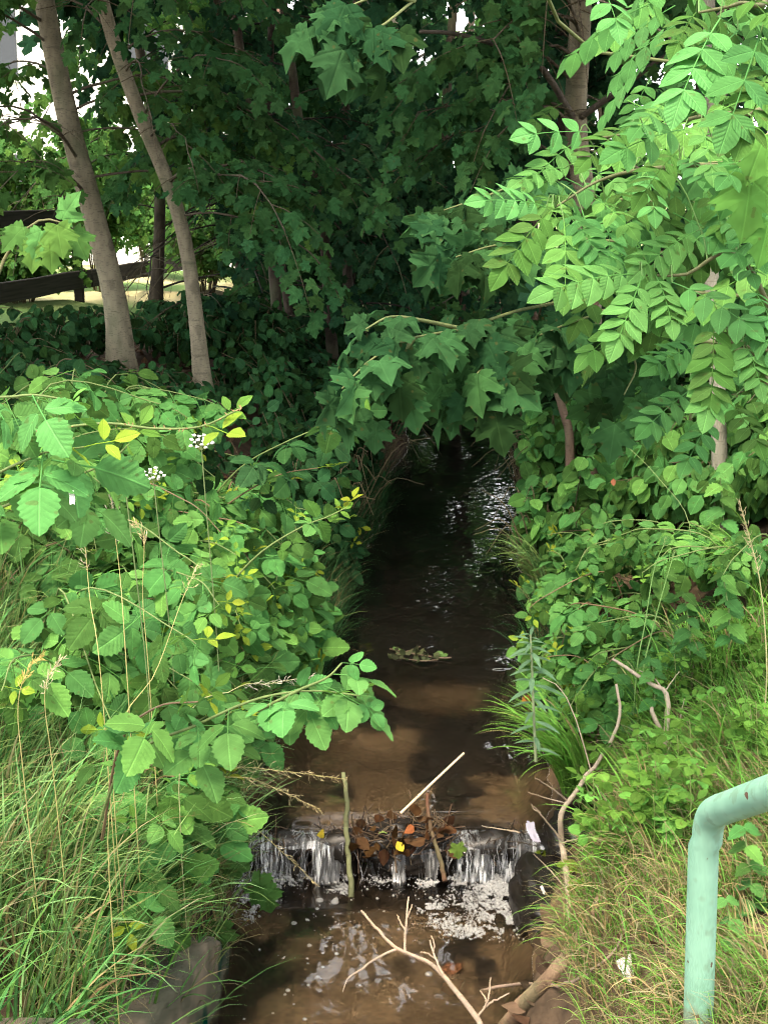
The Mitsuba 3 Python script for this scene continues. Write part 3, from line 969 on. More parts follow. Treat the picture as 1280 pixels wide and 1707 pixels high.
for d, y, lab in [(0.5, 10.6, 'dark undergrowth bush right of the slimmer leaning trunk'), (1.0, 11.6, 'dark undergrowth bush behind the slimmer leaning trunk'), (1.6, 11.6, 'dark undergrowth bush between the two leaning trunks'),
                  (0.3, 12.0, 'dark undergrowth bush at the shaded left shore'), (2.4, 11.2, 'undergrowth bush just below the fence rail'), (2.6, 10.0, 'undergrowth bush below the fence at the left edge'),
                  (0.9, 13.2, 'dark undergrowth bush at the back of the left shade'), (0.25, 13.8, 'dark undergrowth bush by the far left shore'), (1.8, 13.0, 'undergrowth bush under the far end of the rail'), (0.3, 15.5, 'farthest undergrowth bush on the left shore'), (0.14, 8.8, 'dark bush hanging over the shaded left water edge'), (0.14, 9.8, 'dark bush at the left water edge opposite the shrubs'), (0.14, 11.0, 'dark bush at the left water edge before the bend'), (0.28, 12.4, 'dim bush at the left water edge near the bend')]:
    b = lbank(d, y)
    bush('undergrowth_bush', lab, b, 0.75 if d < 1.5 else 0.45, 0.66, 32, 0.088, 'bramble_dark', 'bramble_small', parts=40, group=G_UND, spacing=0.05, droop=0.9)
for a, b, lab in ((1090, 868, 'low leafy bush left of the ash trunk foot'), (1150, 875, 'low leafy bush touching the ash trunk foot'), (1235, 868, 'low leafy bush right of the ash trunk foot'), (1275, 850, 'low leafy bush at the right edge behind the golden grass ear'), (1190, 850, 'low leafy bush behind the ash trunk foot')):
    bush('low_bush', lab, G(a, b), 0.42, 0.5, 40, 0.10, 'bramble', 'bramble_small', parts=60, spacing=0.05, droop=0.9)
for a, b, lab in ((95, 640, 'low dark plant at the left below the thick leaning trunk'), (160, 655, 'low dark plant just left of the thick trunk foot'), (250, 640, 'low dark plant between the two trunk feet'), (285, 668, 'low dark plant left of the slimmer trunk foot'), (385, 670, 'low dark plant right of the slimmer trunk foot'), (215, 672, 'low dark plant in front of the thick trunk foot'), (340, 700, 'low dark plant in front of the slimmer trunk foot')):
    bush('low_plant', lab, G(a, b), 0.2, 0.34, 15, 0.085, 'bramble_dark', 'bramble_small', parts=20, spacing=0.05, droop=0.8)
G_UR = 'dark leafy shrubs on the shaded right bank'
for d, y, h, lab in [(0.10, 8.3, 0.7, 'leafy shrub overhanging the right shore beyond the ash trunk'), (0.25, 9.2, 1.0, 'dark shrub at the right shore below the straight maple'), (0.12, 10.4, 0.9, 'dark shrub trailing in the water on the right'),
                     (0.7, 8.6, 0.8, 'dark shrub left of the ash trunk'), (1.1, 9.6, 1.1, 'dark shrub behind the ash trunk'), (0.3, 12.0, 1.1, 'dark shrub at the far right shore'), (0.9, 11.5, 1.2, 'dark tall shrub under the straight maple'),
                     (1.9, 9.0, 1.1, 'dark shrub at the right picture edge behind the ash trunk'), (0.3, 14.5, 1.2, 'farthest dark shrub on the right shore'), (1.6, 12.5, 1.3, 'dim shrub far back on the right'), (1.3, 7.6, 0.7, 'leafy shrub behind the nettle at the ash trunk foot'), (1.7, 8.0, 0.9, 'leafy shrub right of the ash trunk'), (1.5, 6.9, 0.6, 'low leafy shrub at the right picture edge below the ash trunk'), (1.0, 8.0, 0.7, 'leafy shrub directly behind the ash trunk')]:
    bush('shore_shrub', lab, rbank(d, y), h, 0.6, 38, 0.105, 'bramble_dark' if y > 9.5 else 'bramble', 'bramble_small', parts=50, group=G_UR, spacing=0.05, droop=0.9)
BRAMBLES_R = [(0.12, 6.4, 'bramble clump over the sedge on the right bank'), (0.4, 6.6, 'bramble clump in the middle of the right bank'), (0.7, 6.9, 'bramble clump left of the nettle'),
              (0.2, 5.7, 'bramble clump behind the grey green willowherb'), (0.5, 5.7, 'bramble clump behind the forked dead branch'), (0.18, 7.4, 'bramble clump at the right shore in half shade'),
              (0.95, 6.2, 'bramble clump below the golden grass ear'), (0.5, 7.7, 'bramble clump in front of the ash trunk')]
for d, y, lab in BRAMBLES_R:
    bramble(lab, arch_canes(rbank(d, y), 7, 0.55, 230, 110, 0.5), size=0.125, young=0.1, parts=110, spacing=0.045, split=8, clip_run=True, group='bramble clumps on the right bank', face=0.4)

# single canes that stand out
fg = bramble('long arching bramble cane with thorns and yellow young tip above the white flowers', [smooth_path([P(-260, 1050, 3.1), P(-120, 820, 3.05), P(20, 735, 3.0), P(160, 706, 2.95), P(255, 714, 2.9), P(335, 711, 2.85), P(402, 680, 2.8)], 24)],
             size=0.15, spacing=0.06, young=0.2, split=24, group=None, thorns=True, start=0.3, pal='bramble_light', face=0.25)
bramble('bramble spray with the biggest leaves at the left picture edge', [smooth_path([P(-200, 1000, 3.0), P(-60, 830, 2.9), P(60, 760, 2.8), P(140, 745, 2.75)], 18), smooth_path([P(-220, 1020, 3.05), P(-60, 880, 3.0), P(90, 810, 2.95), P(180, 770, 2.95), P(215, 740, 2.95)], 18),
                                                                             smooth_path([P(-200, 950, 2.9), P(-80, 700, 2.85), P(30, 660, 2.8), P(110, 665, 2.8)], 18)],
        size=0.14, spacing=0.05, young=0.12, split=30, group=None, start=0.35, pal='bramble_light', face=0.25)
bramble('bramble cane reaching over the pool with large leaves and yellow tip', [smooth_path([P(150, 1420, 3.5), P(210, 1270, 3.3), P(330, 1208, 3.2), P(430, 1165, 3.1), P(520, 1152, 3.05), P(600, 1160, 3.0)], 22), smooth_path([P(170, 1400, 3.5), P(200, 1240, 3.3), P(260, 1180, 3.2), P(330, 1170, 3.15)], 16),
                                                                                  smooth_path([P(430, 1185, 3.1), P(500, 1150, 3.05), P(545, 1130, 3.0), P(570, 1105, 3.0)], 12)],
        size=0.125, spacing=0.055, young=0.14, split=30, group=None, start=0.25, pal='bramble_light', face=0.25)
bramble('shaded bramble cane reaching right towards the maple leaves', [smooth_path([P(330, 860, 6.3), P(400, 780, 6.2), P(480, 735, 6.0), P(560, 700, 5.9), P(595, 665, 5.8)], 18), smooth_path([P(340, 870, 6.2), P(410, 820, 6.1), P(470, 790, 6.0), P(530, 780, 5.9)], 14)],
        size=0.17, pal='bramble_dark', spacing=0.08, split=20, group=None, young=0.1)
bramble('bramble cane with yellow young leaves pointing over the dark water', [smooth_path([P(360, 1000, 5.3), P(430, 925, 5.2), P(500, 880, 5.15), P(545, 862, 5.1), P(578, 846, 5.1)], 16)], size=0.14, spacing=0.065, young=0.4, split=14, group=None)


# ------------------------------------------------------------------ ash branches and the near maple branch
def compound_leaf_between(key, tpl, p0, p1, pal, split=True, face=(0, -0.75, 0.6)):
    d = p1 - p0
    L = float(np.linalg.norm(d))
    R = frame(d + [0, 0, 0.22 * L], np.asarray(face) + rng.normal(0, 0.12, 3))[0]
    col = PAL[pal][int(rng.integers(0, 6))]
    (leaf_split if split else leaf_part)(key, tpl, p0, R, L, col, 'leaf_pinnate')


trunk_far = smooth_path([PZ(1203, 895, -0.12) - [0, 0, 0.12], P(1200, 760, 7.3), P(1192, 600, 7.3), P(1186, 440, 7.3), P(1190, 250, 7.3), P(1184, 120, 7.3), P(1180, -30, 7.3), P(1170, -240, 7.3)], 30)
ash = thing('ash_tree', 'slender grey ash trunk on the right bank rising out of the nettles', 'tree')
v, f, u = tube(trunk_far + rng.normal(0, 0.003, (30, 3)), np.linspace(0.044, 0.026, 30), 12, (0.27, 0.25, 0.2))
part(ash, 'trunk', (v, f), 'bark', True, u)
ash_near = thing('ash_tree', 'near ash sapling spreading pinnate light green leaves in from the right picture edge', 'tree')
nt = smooth_path([[1.02, 3.25, -0.2], [1.0, 3.3, 0.7], [1.03, 3.25, 1.5], [0.98, 3.3, 2.2], [0.95, 3.3, 2.9]], 18)
v, f, u = tube(nt, np.linspace(0.026, 0.012, 18), 8, (0.22, 0.2, 0.14))
part(ash_near, 'trunk', (v, f), 'bark', True, u)
ZX = lambda zx, zy, d: P(640 + zx / 2, zy / 2, d)
ASH = [(560, 690, 440, 870, 3.3), (600, 740, 612, 950, 3.25), (590, 700, 692, 822, 3.3), (540, 690, 395, 680, 3.35), (850, 915, 625, 965, 3.1), (860, 920, 812, 1105, 3.05), (900, 910, 955, 1042, 3.1), (960, 940, 1170, 1080, 3.05),
       (1000, 430, 830, 520, 3.0), (640, 470, 535, 590, 3.6), (650, 560, 745, 620, 3.6), (690, 440, 530, 480, 3.6), (1120, 60, 1010, 300, 2.6), (1255, 110, 1185, 395, 2.5), (1300, 200, 1240, 400, 2.5), (1180, 100, 1050, 290, 2.6),
       (1040, 770, 915, 880, 3.2), (1060, 780, 995, 890, 3.3), (1150, 800, 1215, 890, 3.2), (1100, 1060, 1095, 1280, 3.0), (1180, 1110, 1250, 1250, 3.0), (1060, 1150, 955, 1215, 3.3), (1200, 1090, 1300, 1180, 3.0),
       (700, 660, 800, 760, 3.5), (720, 620, 830, 700, 3.6), (740, 700, 760, 830, 3.5), (980, 500, 900, 620, 3.2), (1000, 520, 1060, 590, 3.2), (870, 560, 900, 690, 3.4), (1060, 430, 1090, 560, 3.0), (820, 420, 720, 510, 3.3), (960, 330, 880, 420, 3.0),
       (1080, 640, 1120, 760, 3.2), (1130, 720, 1230, 830, 3.1), (1200, 640, 1150, 780, 3.2), (1280, 780, 1190, 860, 3.0), (1040, 40, 1000, 140, 2.7), (1160, -40, 1260, 60, 2.6), (700, -90, 770, 60, 3.0), (1220, 960, 1290, 1060, 3.1),
       (660, 700, 690, 850, 3.35), (480, 640, 560, 720, 3.5), (600, 560, 480, 600, 3.5), (1240, 520, 1170, 600, 2.9)]
ASH4 = [(1115, 20, 1100, 230, 3.0), (1020, 180, 918, 300, 3.3), (1095, 270, 1030, 410, 3.3), (1150, 220, 1235, 350, 3.1), (1200, 60, 1270, 170, 3.0), (1010, 60, 950, 110, 3.4)]
rachis_bases = []
for a0, b0, a1, b1, d in ASH:
    p0, p1 = ZX(a0, b0, d), ZX(a1, b1, d - 0.12)
    rachis_bases.append(p0)
    compound_leaf_between(ash_near, ('ash_9', 'ash_11', 'ash_7')[int(rng.integers(0, 3))], p0, p1, 'ash')
for a0, b0, a1, b1, d in ASH4:
    p0, p1 = P(640 + a0 / 2, 560 + b0 / 2, d), P(640 + a1 / 2, 560 + b1 / 2, d - 0.12)
    rachis_bases.append(p0)
    compound_leaf_between(ash_near, 'ash_9', p0, p1, 'ash')
# boughs: from the trunk to near the leaf bases, and a twig to every leaf
boughs = []
for lim in ([nt[6], ZX(1210, 880, 3.1), ZX(1000, 915, 3.1), ZX(850, 915, 3.1)], [nt[9], ZX(1180, 560, 3.1), ZX(900, 560, 3.3), ZX(720, 600, 3.45), ZX(570, 690, 3.35)], [nt[12], ZX(1300, 330, 3.0), ZX(1080, 380, 3.0), ZX(830, 440, 3.4), ZX(640, 470, 3.6)],
            [nt[14], ZX(1320, -60, 2.7), ZX(1180, 10, 2.6), ZX(1050, 40, 2.65)], [nt[4], P(1280, 640, 3.1), P(1210, 570, 3.05), P(1160, 640, 3.2), P(1150, 700, 3.25)], [nt[14], ZX(1350, 60, 2.6), ZX(1290, 120, 2.5)], [nt[14], ZX(1100, -120, 2.9), ZX(760, -110, 3.0)]):
    b = smooth_path(lim, 18)
    boughs.append(b)
    v, f, u = tube(b, np.linspace(0.007, 0.0025, 18), 6, (0.10, 0.11, 0.05))
    part(ash_near, 'branch', (v, f), 'stem', True, u)
allb = np.vstack(boughs)
tw = []
for p in rachis_bases:
    q = allb[np.argmin(np.linalg.norm(allb - p, axis=1))]
    tw.append(tube(smooth_path([q, (p + q) / 2 + [0, 0, 0.03], p], 6), np.linspace(0.002, 0.0012, 6), 5, (0.10, 0.2, 0.06), cap=False))
put_tubes(f'{ash_near}__twig_mass', tw)
labels[f'{ash_near}__twig_mass'] = {'kind': 'stuff'}
# its further leaves, darker fill behind
fill = []
for _ in range(150):
    px, py = U(900, 1330), U(-60, 720)
    if py > 560 or px < 1000 and py > 330 or px < 1045 and py < 260:
        continue
    d = U(3.5, 4.6)
    p0 = P(px, py, d)
    az = U(0, 6.28)
    p1 = p0 + np.array([math.cos(az) * 0.2, math.sin(az) * 0.1, -0.12])
    compound_leaf_between(ash_near, 'ash_9', p0, p1, 'bramble', split=False, face=(0, -0.5, 0.8))
for _ in range(45):                               # leaves of the slender trunk behind
    t = U(0.62, 1)
    o, _d = along(trunk_far, t)
    az = U(0, 6.28)
    p0 = o + np.array([math.cos(az), math.sin(az) * 0.7, U(-0.1, 0.5)]) * U(0.2, 0.9)
    p1 = p0 + np.array([math.cos(az) * 0.18, -0.1, -0.14])
    compound_leaf_between(ash, 'ash_9', p0, p1, 'bramble', split=False, face=(0, -0.5, 0.8))
tb = []
for k in range(7):
    o, _d = along(trunk_far, 0.4 + 0.08 * k)
    az = k * 2.4
    tb = smooth_path([o, o + np.array([math.cos(az) * 0.4, math.sin(az) * 0.3, 0.25]), o + np.array([math.cos(az) * 0.9, math.sin(az) * 0.6, 0.4])], 8)
    v, f, u = tube(tb, np.linspace(0.008, 0.003, 8), 6, (0.17, 0.15, 0.1))
    part(ash, 'branch', (v, f), 'stem', True, u)

near_maple = thing('maple_sapling', 'maple on the right whose branch of big lobed leaves hangs over the stream', 'tree')
ms = smooth_path([[1.62, 4.9, float(H(1.62, 4.9)) - 0.05], [1.60, 4.9, 0.6], [1.55, 4.85, 1.5], [1.6, 4.8, 2.4], [1.5, 4.8, 3.4]], 24)
v, f, u = tube(ms, np.linspace(0.034, 0.018, 24), 9, (0.22, 0.14, 0.095))
part(near_maple, 'trunk', (v, f), 'bark', True, u)
for lab, pp in (('thin reddish stem rising straight from the right shore shrubs', [(992, 735), (988, 600), (994, 480), (1000, 330)]), ('thin dark stem leaning left over the right shore', [(950, 745), (940, 690), (922, 630), (905, 560), (870, 480)])):
    k = thing('sapling_stem', lab, 'tree')
    w = smooth_path([P(*pp[0], 8.6) - [0, 0, 0.7]] + [P(a, b, 8.6) for a, b in pp], 18)
    v, f, u = tube(w, np.linspace(0.030, 0.018, 18), 9, (0.20, 0.125, 0.085) if 'reddish' in lab else (0.12, 0.085, 0.06))
    part(k, 'trunk', (v, f), 'bark', True, u)
    for m in range(4):
        o, d = along(w, 0.5 + 0.12 * m)
        e = o + np.array([U(-0.5, 0.5), U(-0.6, 0.1), U(0.05, 0.3)])
        v, f, u = tube(smooth_path([o, (o + e) / 2 + [0, 0, 0.05], e], 8), np.linspace(0.008, 0.003, 8), 5, (0.1, 0.08, 0.05))
        part(k, 'branch', (v, f), 'stem', True, u)
        fo = Foliage(); fo.twig(smooth_path([o, (o + e) / 2 + [0, 0, 0.05], e], 8), 0.07, 0.12)
        p_, R_, s_ = fo.arrays(keep_view)
        for q in range(len(p_)):
            leaf_part(k, 'maple_far', p_[q], R_[q], s_[q], PAL['maple_dark'][q % 6], 'leaf_palmate')
fol = Foliage()
BR = [([(1000, 478, 4.8), (930, 503, 4.4), (860, 518, 4.1), (770, 548, 3.9), (690, 563, 3.75), (620, 598, 3.65), (570, 648, 3.6)], 0.124), ([(770, 548, 3.9), (700, 533, 3.8), (650, 528, 3.75), (610, 548, 3.7)], 0.112), ([(998, 428, 4.8), (900, 413, 4.3), (830, 408, 4.1), (760, 428, 4.0)], 0.128),
      ([(990, 578, 4.8), (930, 578, 4.3), (870, 578, 4.0), (810, 608, 3.85), (785, 638, 3.8)], 0.132), ([(990, 558, 4.8), (1030, 568, 4.5), (1060, 608, 4.3), (1040, 658, 4.2)], 0.136), ([(990, 518, 4.8), (1010, 518, 4.4), (950, 538, 4.1), (900, 558, 4.0)], 0.132), ([(690, 563, 3.75), (660, 608, 3.7), (640, 658, 3.65)], 0.120),
      ([(1000, 400, 4.8), (900, 390, 4.6), (820, 380, 4.5), (760, 400, 4.4)], 0.120), ([(1003, 330, 4.8), (900, 300, 4.7), (800, 330, 4.6), (740, 350, 4.5)], 0.120), ([(1005, 90, 4.8), (880, -60, 4.2), (760, -50, 3.8), (690, 0, 3.6), (640, 40, 3.5), (600, 60, 3.5)], 0.124), ([(690, 0, 3.6), (640, -10, 3.5), (580, 10, 3.5)], 0.120), ([(1003, 420, 4.8), (1050, 428, 4.5), (1090, 478, 4.4)], 0.120)]
for path, size in BR:
    st_ = [] if path[0][2] < 4.6 else [ms[int(np.argmin(np.abs(ms[:, 2] - P(*path[0])[2])))]]
    b = smooth_path(st_ + [P(*q) for q in path], 18)
    v, f, u = tube(b, np.linspace(0.007, 0.0022, 18), 6, (0.12, 0.14, 0.06))
    part(near_maple, 'branch', (v, f), 'stem', True, u)
    fol.twig(b, 0.056, size * 0.82, petiole=0.95, droop=0.95, face=0.6, lift=0.55, rnd=0.45, start=0.42 if path[0][1] > 200 else 0.8)
p, R, s = fol.arrays()
hang_leaves(near_maple, p, R, s, PAL['maple_branch'], 300, ('maple_near', 'maple_near_b', 'maple_near_c'), 'maple_far', 'leaf_palmate')
em = thing('maple_sapling', 'maple sapling with three light green lobed leaves at the right picture edge', 'tree')
et = smooth_path([[1.12, 3.1, -0.1], [1.06, 3.0, 0.9], [0.98, 2.95, 1.7], [0.9, 2.95, 2.1]], 12)
v, f, u = tube(et, np.linspace(0.014, 0.006, 12), 7, (0.16, 0.12, 0.08))
part(em, 'trunk', (v, f), 'bark', True, u)
for (a, b, d, sz, ang, pl) in ((1232, 280, 2.95, 0.165, 200, 'maple_light'), (1250, 300, 2.85, 0.185, 185, 'maple_light'), (1180, 270, 3.3, 0.16, 215, 'maple'), (1275, 225, 2.8, 0.15, 200, 'maple_light'), (1280, 370, 2.85, 0.14, 190, 'maple_light'), (1210, 350, 3.4, 0.16, 170, 'maple')):
    pos = P(a, b, d)
    A = math.radians(ang)
    tip = np.array([math.sin(A), -0.25, math.cos(A)])
    leaf_part(em, 'maple_near', pos, frame(tip, [0.1, -0.8, 0.6])[0], sz * 0.62, PAL[pl][int(rng.integers(2, 6))] * (0.95, 1.15, 1.1), 'leaf_palmate')
    o = et[np.argmin(np.linalg.norm(et - pos, axis=1))]
    v, f, u = tube(smooth_path([o, (o + pos) / 2 + [0, 0, 0.02], pos], 6), 0.0018, 5, (0.2, 0.22, 0.09))
    part(em, 'leaf_stalk', (v, f), 'stem', True, u)
em2 = thing('maple_sapling', 'maple twig with light green backlit leaves in front of the thick leaning trunk', 'tree')
et = smooth_path([[-1.55, 5.0, -0.2], [-1.5, 5.05, 0.8], [-1.35, 5.1, 1.35], P(60, 370, 5.1), P(120, 375, 5.1)], 14)
v, f, u = tube(et, np.linspace(0.01, 0.003, 14), 6, (0.12, 0.12, 0.06))
part(em2, 'trunk', (v, f), 'stem', True, u)
for a, b, ang in ((70, 385, 200), (95, 375, 170), (120, 385, 150), (60, 400, 190), (105, 365, 30), (40, 380, 230), (85, 400, 180)):
    leaf_part(em2, 'maple_near', P(a, b, 5.05 + U(-0.1, 0.1)), frame([math.sin(math.radians(ang)), -0.3, math.cos(math.radians(ang))], [0, -0.8, 0.6])[0], 0.11, PAL['maple_light'][int(rng.integers(0, 6))], 'leaf_palmate')


# ------------------------------------------------------------------ weir, falling water, foam
scene['wet_dark'] = {'type': 'twosided', 'b': {'type': 'principled', 'base_color': mikit.proc(lambda p, n, uv: mikit.mix((0.002, 0.0016, 0.0012), (0.014, 0.010, 0.007), mikit.fbm(p.x * 40, p.y * 40, p.z * 40))), 'roughness': 0.45, 'specular': 0.5}}
scene['bubble'] = {'type': 'blendbsdf', 'weight': 0.22, 'a': {'type': 'thindielectric', 'int_ior': 1.5}, 'b': {'type': 'twosided', 'x': {'type': 'principled', 'base_color': {'type': 'rgb', 'value': [0.75, 0.76, 0.76]}, 'roughness': 0.1, 'specular': 0.6}}}
scene['froth'] = {'type': 'principled', 'base_color': {'type': 'rgb', 'value': [0.20, 0.21, 0.21]}, 'roughness': 0.15, 'specular': 0.5}
scene['white_water'] = {'type': 'blendbsdf', 'weight': mikit.proc(lambda p, n, uv: 0.05 + 0.62 * mikit.smoothstep(0.42, 0.72, mikit.fbm(p.x * 130, p.y * 14, p.z * 14, 3)) * (0.35 + 0.9 * mikit.smoothstep(0.35, 0.6, mikit.noise(p.x * 22, p.z * 6))) * mikit.smoothstep(-0.80, -0.88, p.z)),
                        'a': {'type': 'dielectric', 'int_ior': 1.33, 'ext_ior': 1.0}, 'b': {'type': 'twosided', 'x': {'type': 'principled', 'base_color': {'type': 'rgb', 'value': [0.72, 0.74, 0.76]}, 'roughness': 0.2, 'specular': 0.5}}}


def lump(points_or_box, amp, fr, sub=3, seed=0):
    """A rounded noisy boulder-like mesh filling a box."""
    (x0, x1), (y0, y1), (z0, z1) = points_or_box
    m = trimesh.creation.icosphere(subdivisions=sub)
    v = np.sign(m.vertices) * np.abs(m.vertices) ** 0.75
    v = v * (1 + (meshkit.fbm(v * fr + seed * 9.1, 4, seed)[:, None] - 0.5) * amp)
    c = np.array([(x0 + x1) / 2, (y0 + y1) / 2, (z0 + z1) / 2])
    return v * np.array([(x1 - x0) / 2, (y1 - y0) / 2, (z1 - z0) / 2]) + c, m.faces


xl, xr = float(edge_l(Y_WEIR)) - 0.1, float(edge_r(Y_WEIR)) + 0.15
weir = thing('weir_log', 'dark wet log lying across the brook under the falling water', 'log')
lg = smooth_path([[xl, Y_WEIR + 0.02, -0.895], [xl + 0.4, Y_WEIR, -0.89], [0.05, Y_WEIR + 0.01, -0.885], [0.35, Y_WEIR - 0.01, -0.89], [xr, Y_WEIR + 0.01, -0.88]], 60)
v, f, u = tube(lg, 0.055 + 0.012 * np.sin(np.arange(60) * 0.7), 14)
v = v + (meshkit.fbm(v * 18, 3)[:, None] - 0.5) * 0.03
add(f'{weir}__trunk', (v, f), 'wet_dark', True)
tw = []
for _ in range(150):
    c = np.array([U(xl + 0.1, xr - 0.15), U(5.2, 5.33), U(-0.90, -0.835)])
    d = unit([rng.normal(0, 0.8), rng.normal(0, 0.5), rng.normal(0, 0.8) - 0.3]) * U(0.02, 0.09)
    tw.append(tube(smooth_path([c - d, c + rng.normal(0, 0.008, 3), c + d], 5), U(0.001, 0.003), 4, np.array((0.05, 0.034, 0.022)) * U(0.4, 1.6)))
put_tubes(f'{weir}__twig_mass', tw)
labels[f'{weir}__twig_mass'] = {'kind': 'stuff'}
stones = [((-0.52, -0.30), (5.26, 5.40), (-1.16, -0.93)), ((-0.30, -0.10), (5.25, 5.40), (-1.16, -0.92)), ((-0.1, 0.12), (5.25, 5.40), (-1.16, -0.92)), ((0.12, 0.3), (5.25, 5.40), (-1.16, -0.92)), ((0.3, 0.56), (5.26, 5.4), (-1.16, -0.93))]
for k, b in enumerate(stones):
    st = thing('weir_stone', ('leftmost', 'second from left', 'middle', 'second from right', 'rightmost')[k] + ' dark wet stone packed under the weir log', 'stone', 'stones under the weir log')
    v, f = lump(b, 0.5, 1.6, 3, k)
    add(st, (v, f), 'wet_dark', True)
v, f = lump(((0.48, 0.76), (4.72, 5.2), (-1.12, -0.84)), 0.7, 1.7, 4, 9)
rk = thing('bank_rock', 'dark wet rock at the right bank beside the foaming water', 'rock')
add(rk, (v, f), 'wet_dark', True)
v, f = lump(((0.62, 0.98), (5.0, 5.4), (-0.95, -0.7)), 0.7, 1.7, 4, 13)
rk = thing('bank_rock', 'dark earth-covered rock above the right end of the weir', 'rock')
add(rk, (v, f), 'wet_dark', True)

falls, sheet = [], []
DENS = [(-0.53, -0.40, 34, 1.0), (-0.40, -0.24, 46, 1.0), (-0.24, -0.12, 10, 0.5), (-0.10, 0.0, 10, 0.8), (0.0, 0.25, 22, 0.5), (0.25, 0.56, 110, 1.15), (0.56, 0.64, 16, 0.9)]
for x0, x1, n, w in DENS:
    for _ in range(int(n * 1.5)):
        x = U(x0, x1)
        reach = U(0.0, 0.07)
        low = Z_LOW - 0.01 if U() < 0.5 else U(-0.98, -0.86)
        t = np.linspace(0, 1, 10)
        q = np.column_stack([x + (meshkit.noise(np.column_stack([t * 3, t * 0 + x * 50, t * 0])) - 0.5) * 0.045 + rng.normal(0, 0.012) * t, Y_WEIR + 0.035 - 0.05 * np.minimum(t * 3, 1) - reach * t ** 0.8, Z_UP - 0.012 - (Z_UP - low) * t ** 1.7])
        q[:, 1] -= 0.02
        wid = U(0.0004, 0.0019) * w * (0.3 + 1.2 * meshkit.noise(np.column_stack([t * 5, t * 0 + x * 90, t * 0])))
        v, f, u = tube(q, np.maximum(wid, 0.0006), 6, cap=False)
        falls.append((v, f, u))
v, f, u = join(falls)
add('waterfall', (v, f), 'white_water', True)
labels['waterfall'] = {'label': 'thin white strands of water falling over the weir', 'kind': 'structure'}
xs_ = np.linspace(xl + 0.06, xr - 0.1, 240)
ts_ = np.linspace(0, 1, 24)
Tt, Xx = np.meshgrid(ts_, xs_, indexing='ij')
rid = meshkit.fbm(np.stack([Xx * 60, Tt * 2, Xx * 0], -1), 3)
thick = 0.02 * (rid - 0.5)
Yy = Y_WEIR + 0.03 - 0.07 * np.minimum(Tt * 3, 1) - 0.06 * Tt ** 0.8 + thick
Zz = Z_UP - 0.024 - (0.17) * Tt ** 1.6 + thick * 0.3
v, f = sheet_mesh(Xx, Yy, Zz)
fv = v[f].mean(1)
mid = (fv[:, 0] > -0.22) & (fv[:, 0] < 0.25)
hole = (meshkit.fbm(np.column_stack([fv[:, 0] * 16, fv[:, 2] * 4, fv[:, 1] * 0]), 3) > np.where(mid, 0.40, 0.54)) & (fv[:, 2] < np.where(mid, -0.855, -0.875))
add('waterfall_sheet', (v, f[~hole]), 'white_water', True)
labels['waterfall_sheet'] = {'label': 'clear sheet of water sliding over the weir log', 'kind': 'structure'}

dome = trimesh.creation.icosphere(subdivisions=1)
keepf = dome.triangles_center[:, 2] > -0.35
TPL['dome'] = (dome.vertices.copy(), dome.faces[keepf], np.full((len(dome.vertices), 2), 0.5), np.ones(len(dome.vertices)))


def in_poly(x, y, poly):
    c = np.zeros(len(x), bool)
    n = len(poly)
    for k in range(n):
        (x0, y0), (x1, y1) = poly[k], poly[(k + 1) % n]
        c ^= ((y0 > y) != (y1 > y)) & (x < (x1 - x0) * (y - y0) / (y1 - y0 + 1e-9) + x0)
    return c


def pool_pt(px, py, z=Z_LOW + 0.001):
    return PZ(px, py, z)


foam_p, foam_r = [], []
cl = [(818, 1500, 30, 24, 1100), (840, 1475, 22, 14, 500), (770, 1468, 30, 8, 260), (720, 1472, 16, 5, 110), (718, 1512, 12, 7, 120), (738, 1540, 16, 8, 170), (790, 1554, 26, 6, 260), (840, 1535, 16, 12, 220), (760, 1512, 26, 14, 90), (435, 1480, 22, 14, 380), (415, 1510, 14, 14, 200),
      (470, 1462, 26, 10, 260), (540, 1460, 36, 9, 170), (575, 1482, 14, 6, 110), (620, 1462, 30, 8, 120), (690, 1470, 30, 12, 60), (560, 1540, 70, 45, 40)]
for cx_, cy_, sx_, sy_, n in cl:
    x, y = rng.normal(cx_, sx_, n * 6), rng.normal(cy_, sy_, n * 6)
    nz = meshkit.fbm(np.column_stack([x / 16, y / 8, x * 0]), 3)
    k = nz > (0.30 if n >= 500 else 0.39) + 0.045 * np.hypot((x - cx_) / sx_, (y - cy_) / sy_)
    for a, b in list(zip(x[k], y[k]))[:int(n * 2.2)]:
        q = pool_pt(a, b)
        if float(edge_l(q[1])) - 0.02 < q[0] < float(edge_r(q[1])) + 0.02 and q[1] < Y_WEIR - 0.03:
            foam_p.append(q); foam_r.append(min(0.008, 0.0011 + rng.exponential(0.0012)))
foam_p, foam_r = np.array(foam_p), np.array(foam_r)
b = Bulk()
b.add('dome', foam_p, np.tile(np.eye(3), (len(foam_p), 1, 1)), foam_r, np.ones((len(foam_p), 3)))
b.build('foam', 'bubble', True)
labels['foam'] = {'label': 'white foam of small bubbles drifting below the falls', 'kind': 'stuff', 'category': 'foam'}
ico = trimesh.creation.icosphere(subdivisions=2)
ico.update_faces(ico.triangles_center[:, 2] > -0.2)
bub = mikit.ply((ico.vertices, ico.faces), 'bubble', smooth=True)
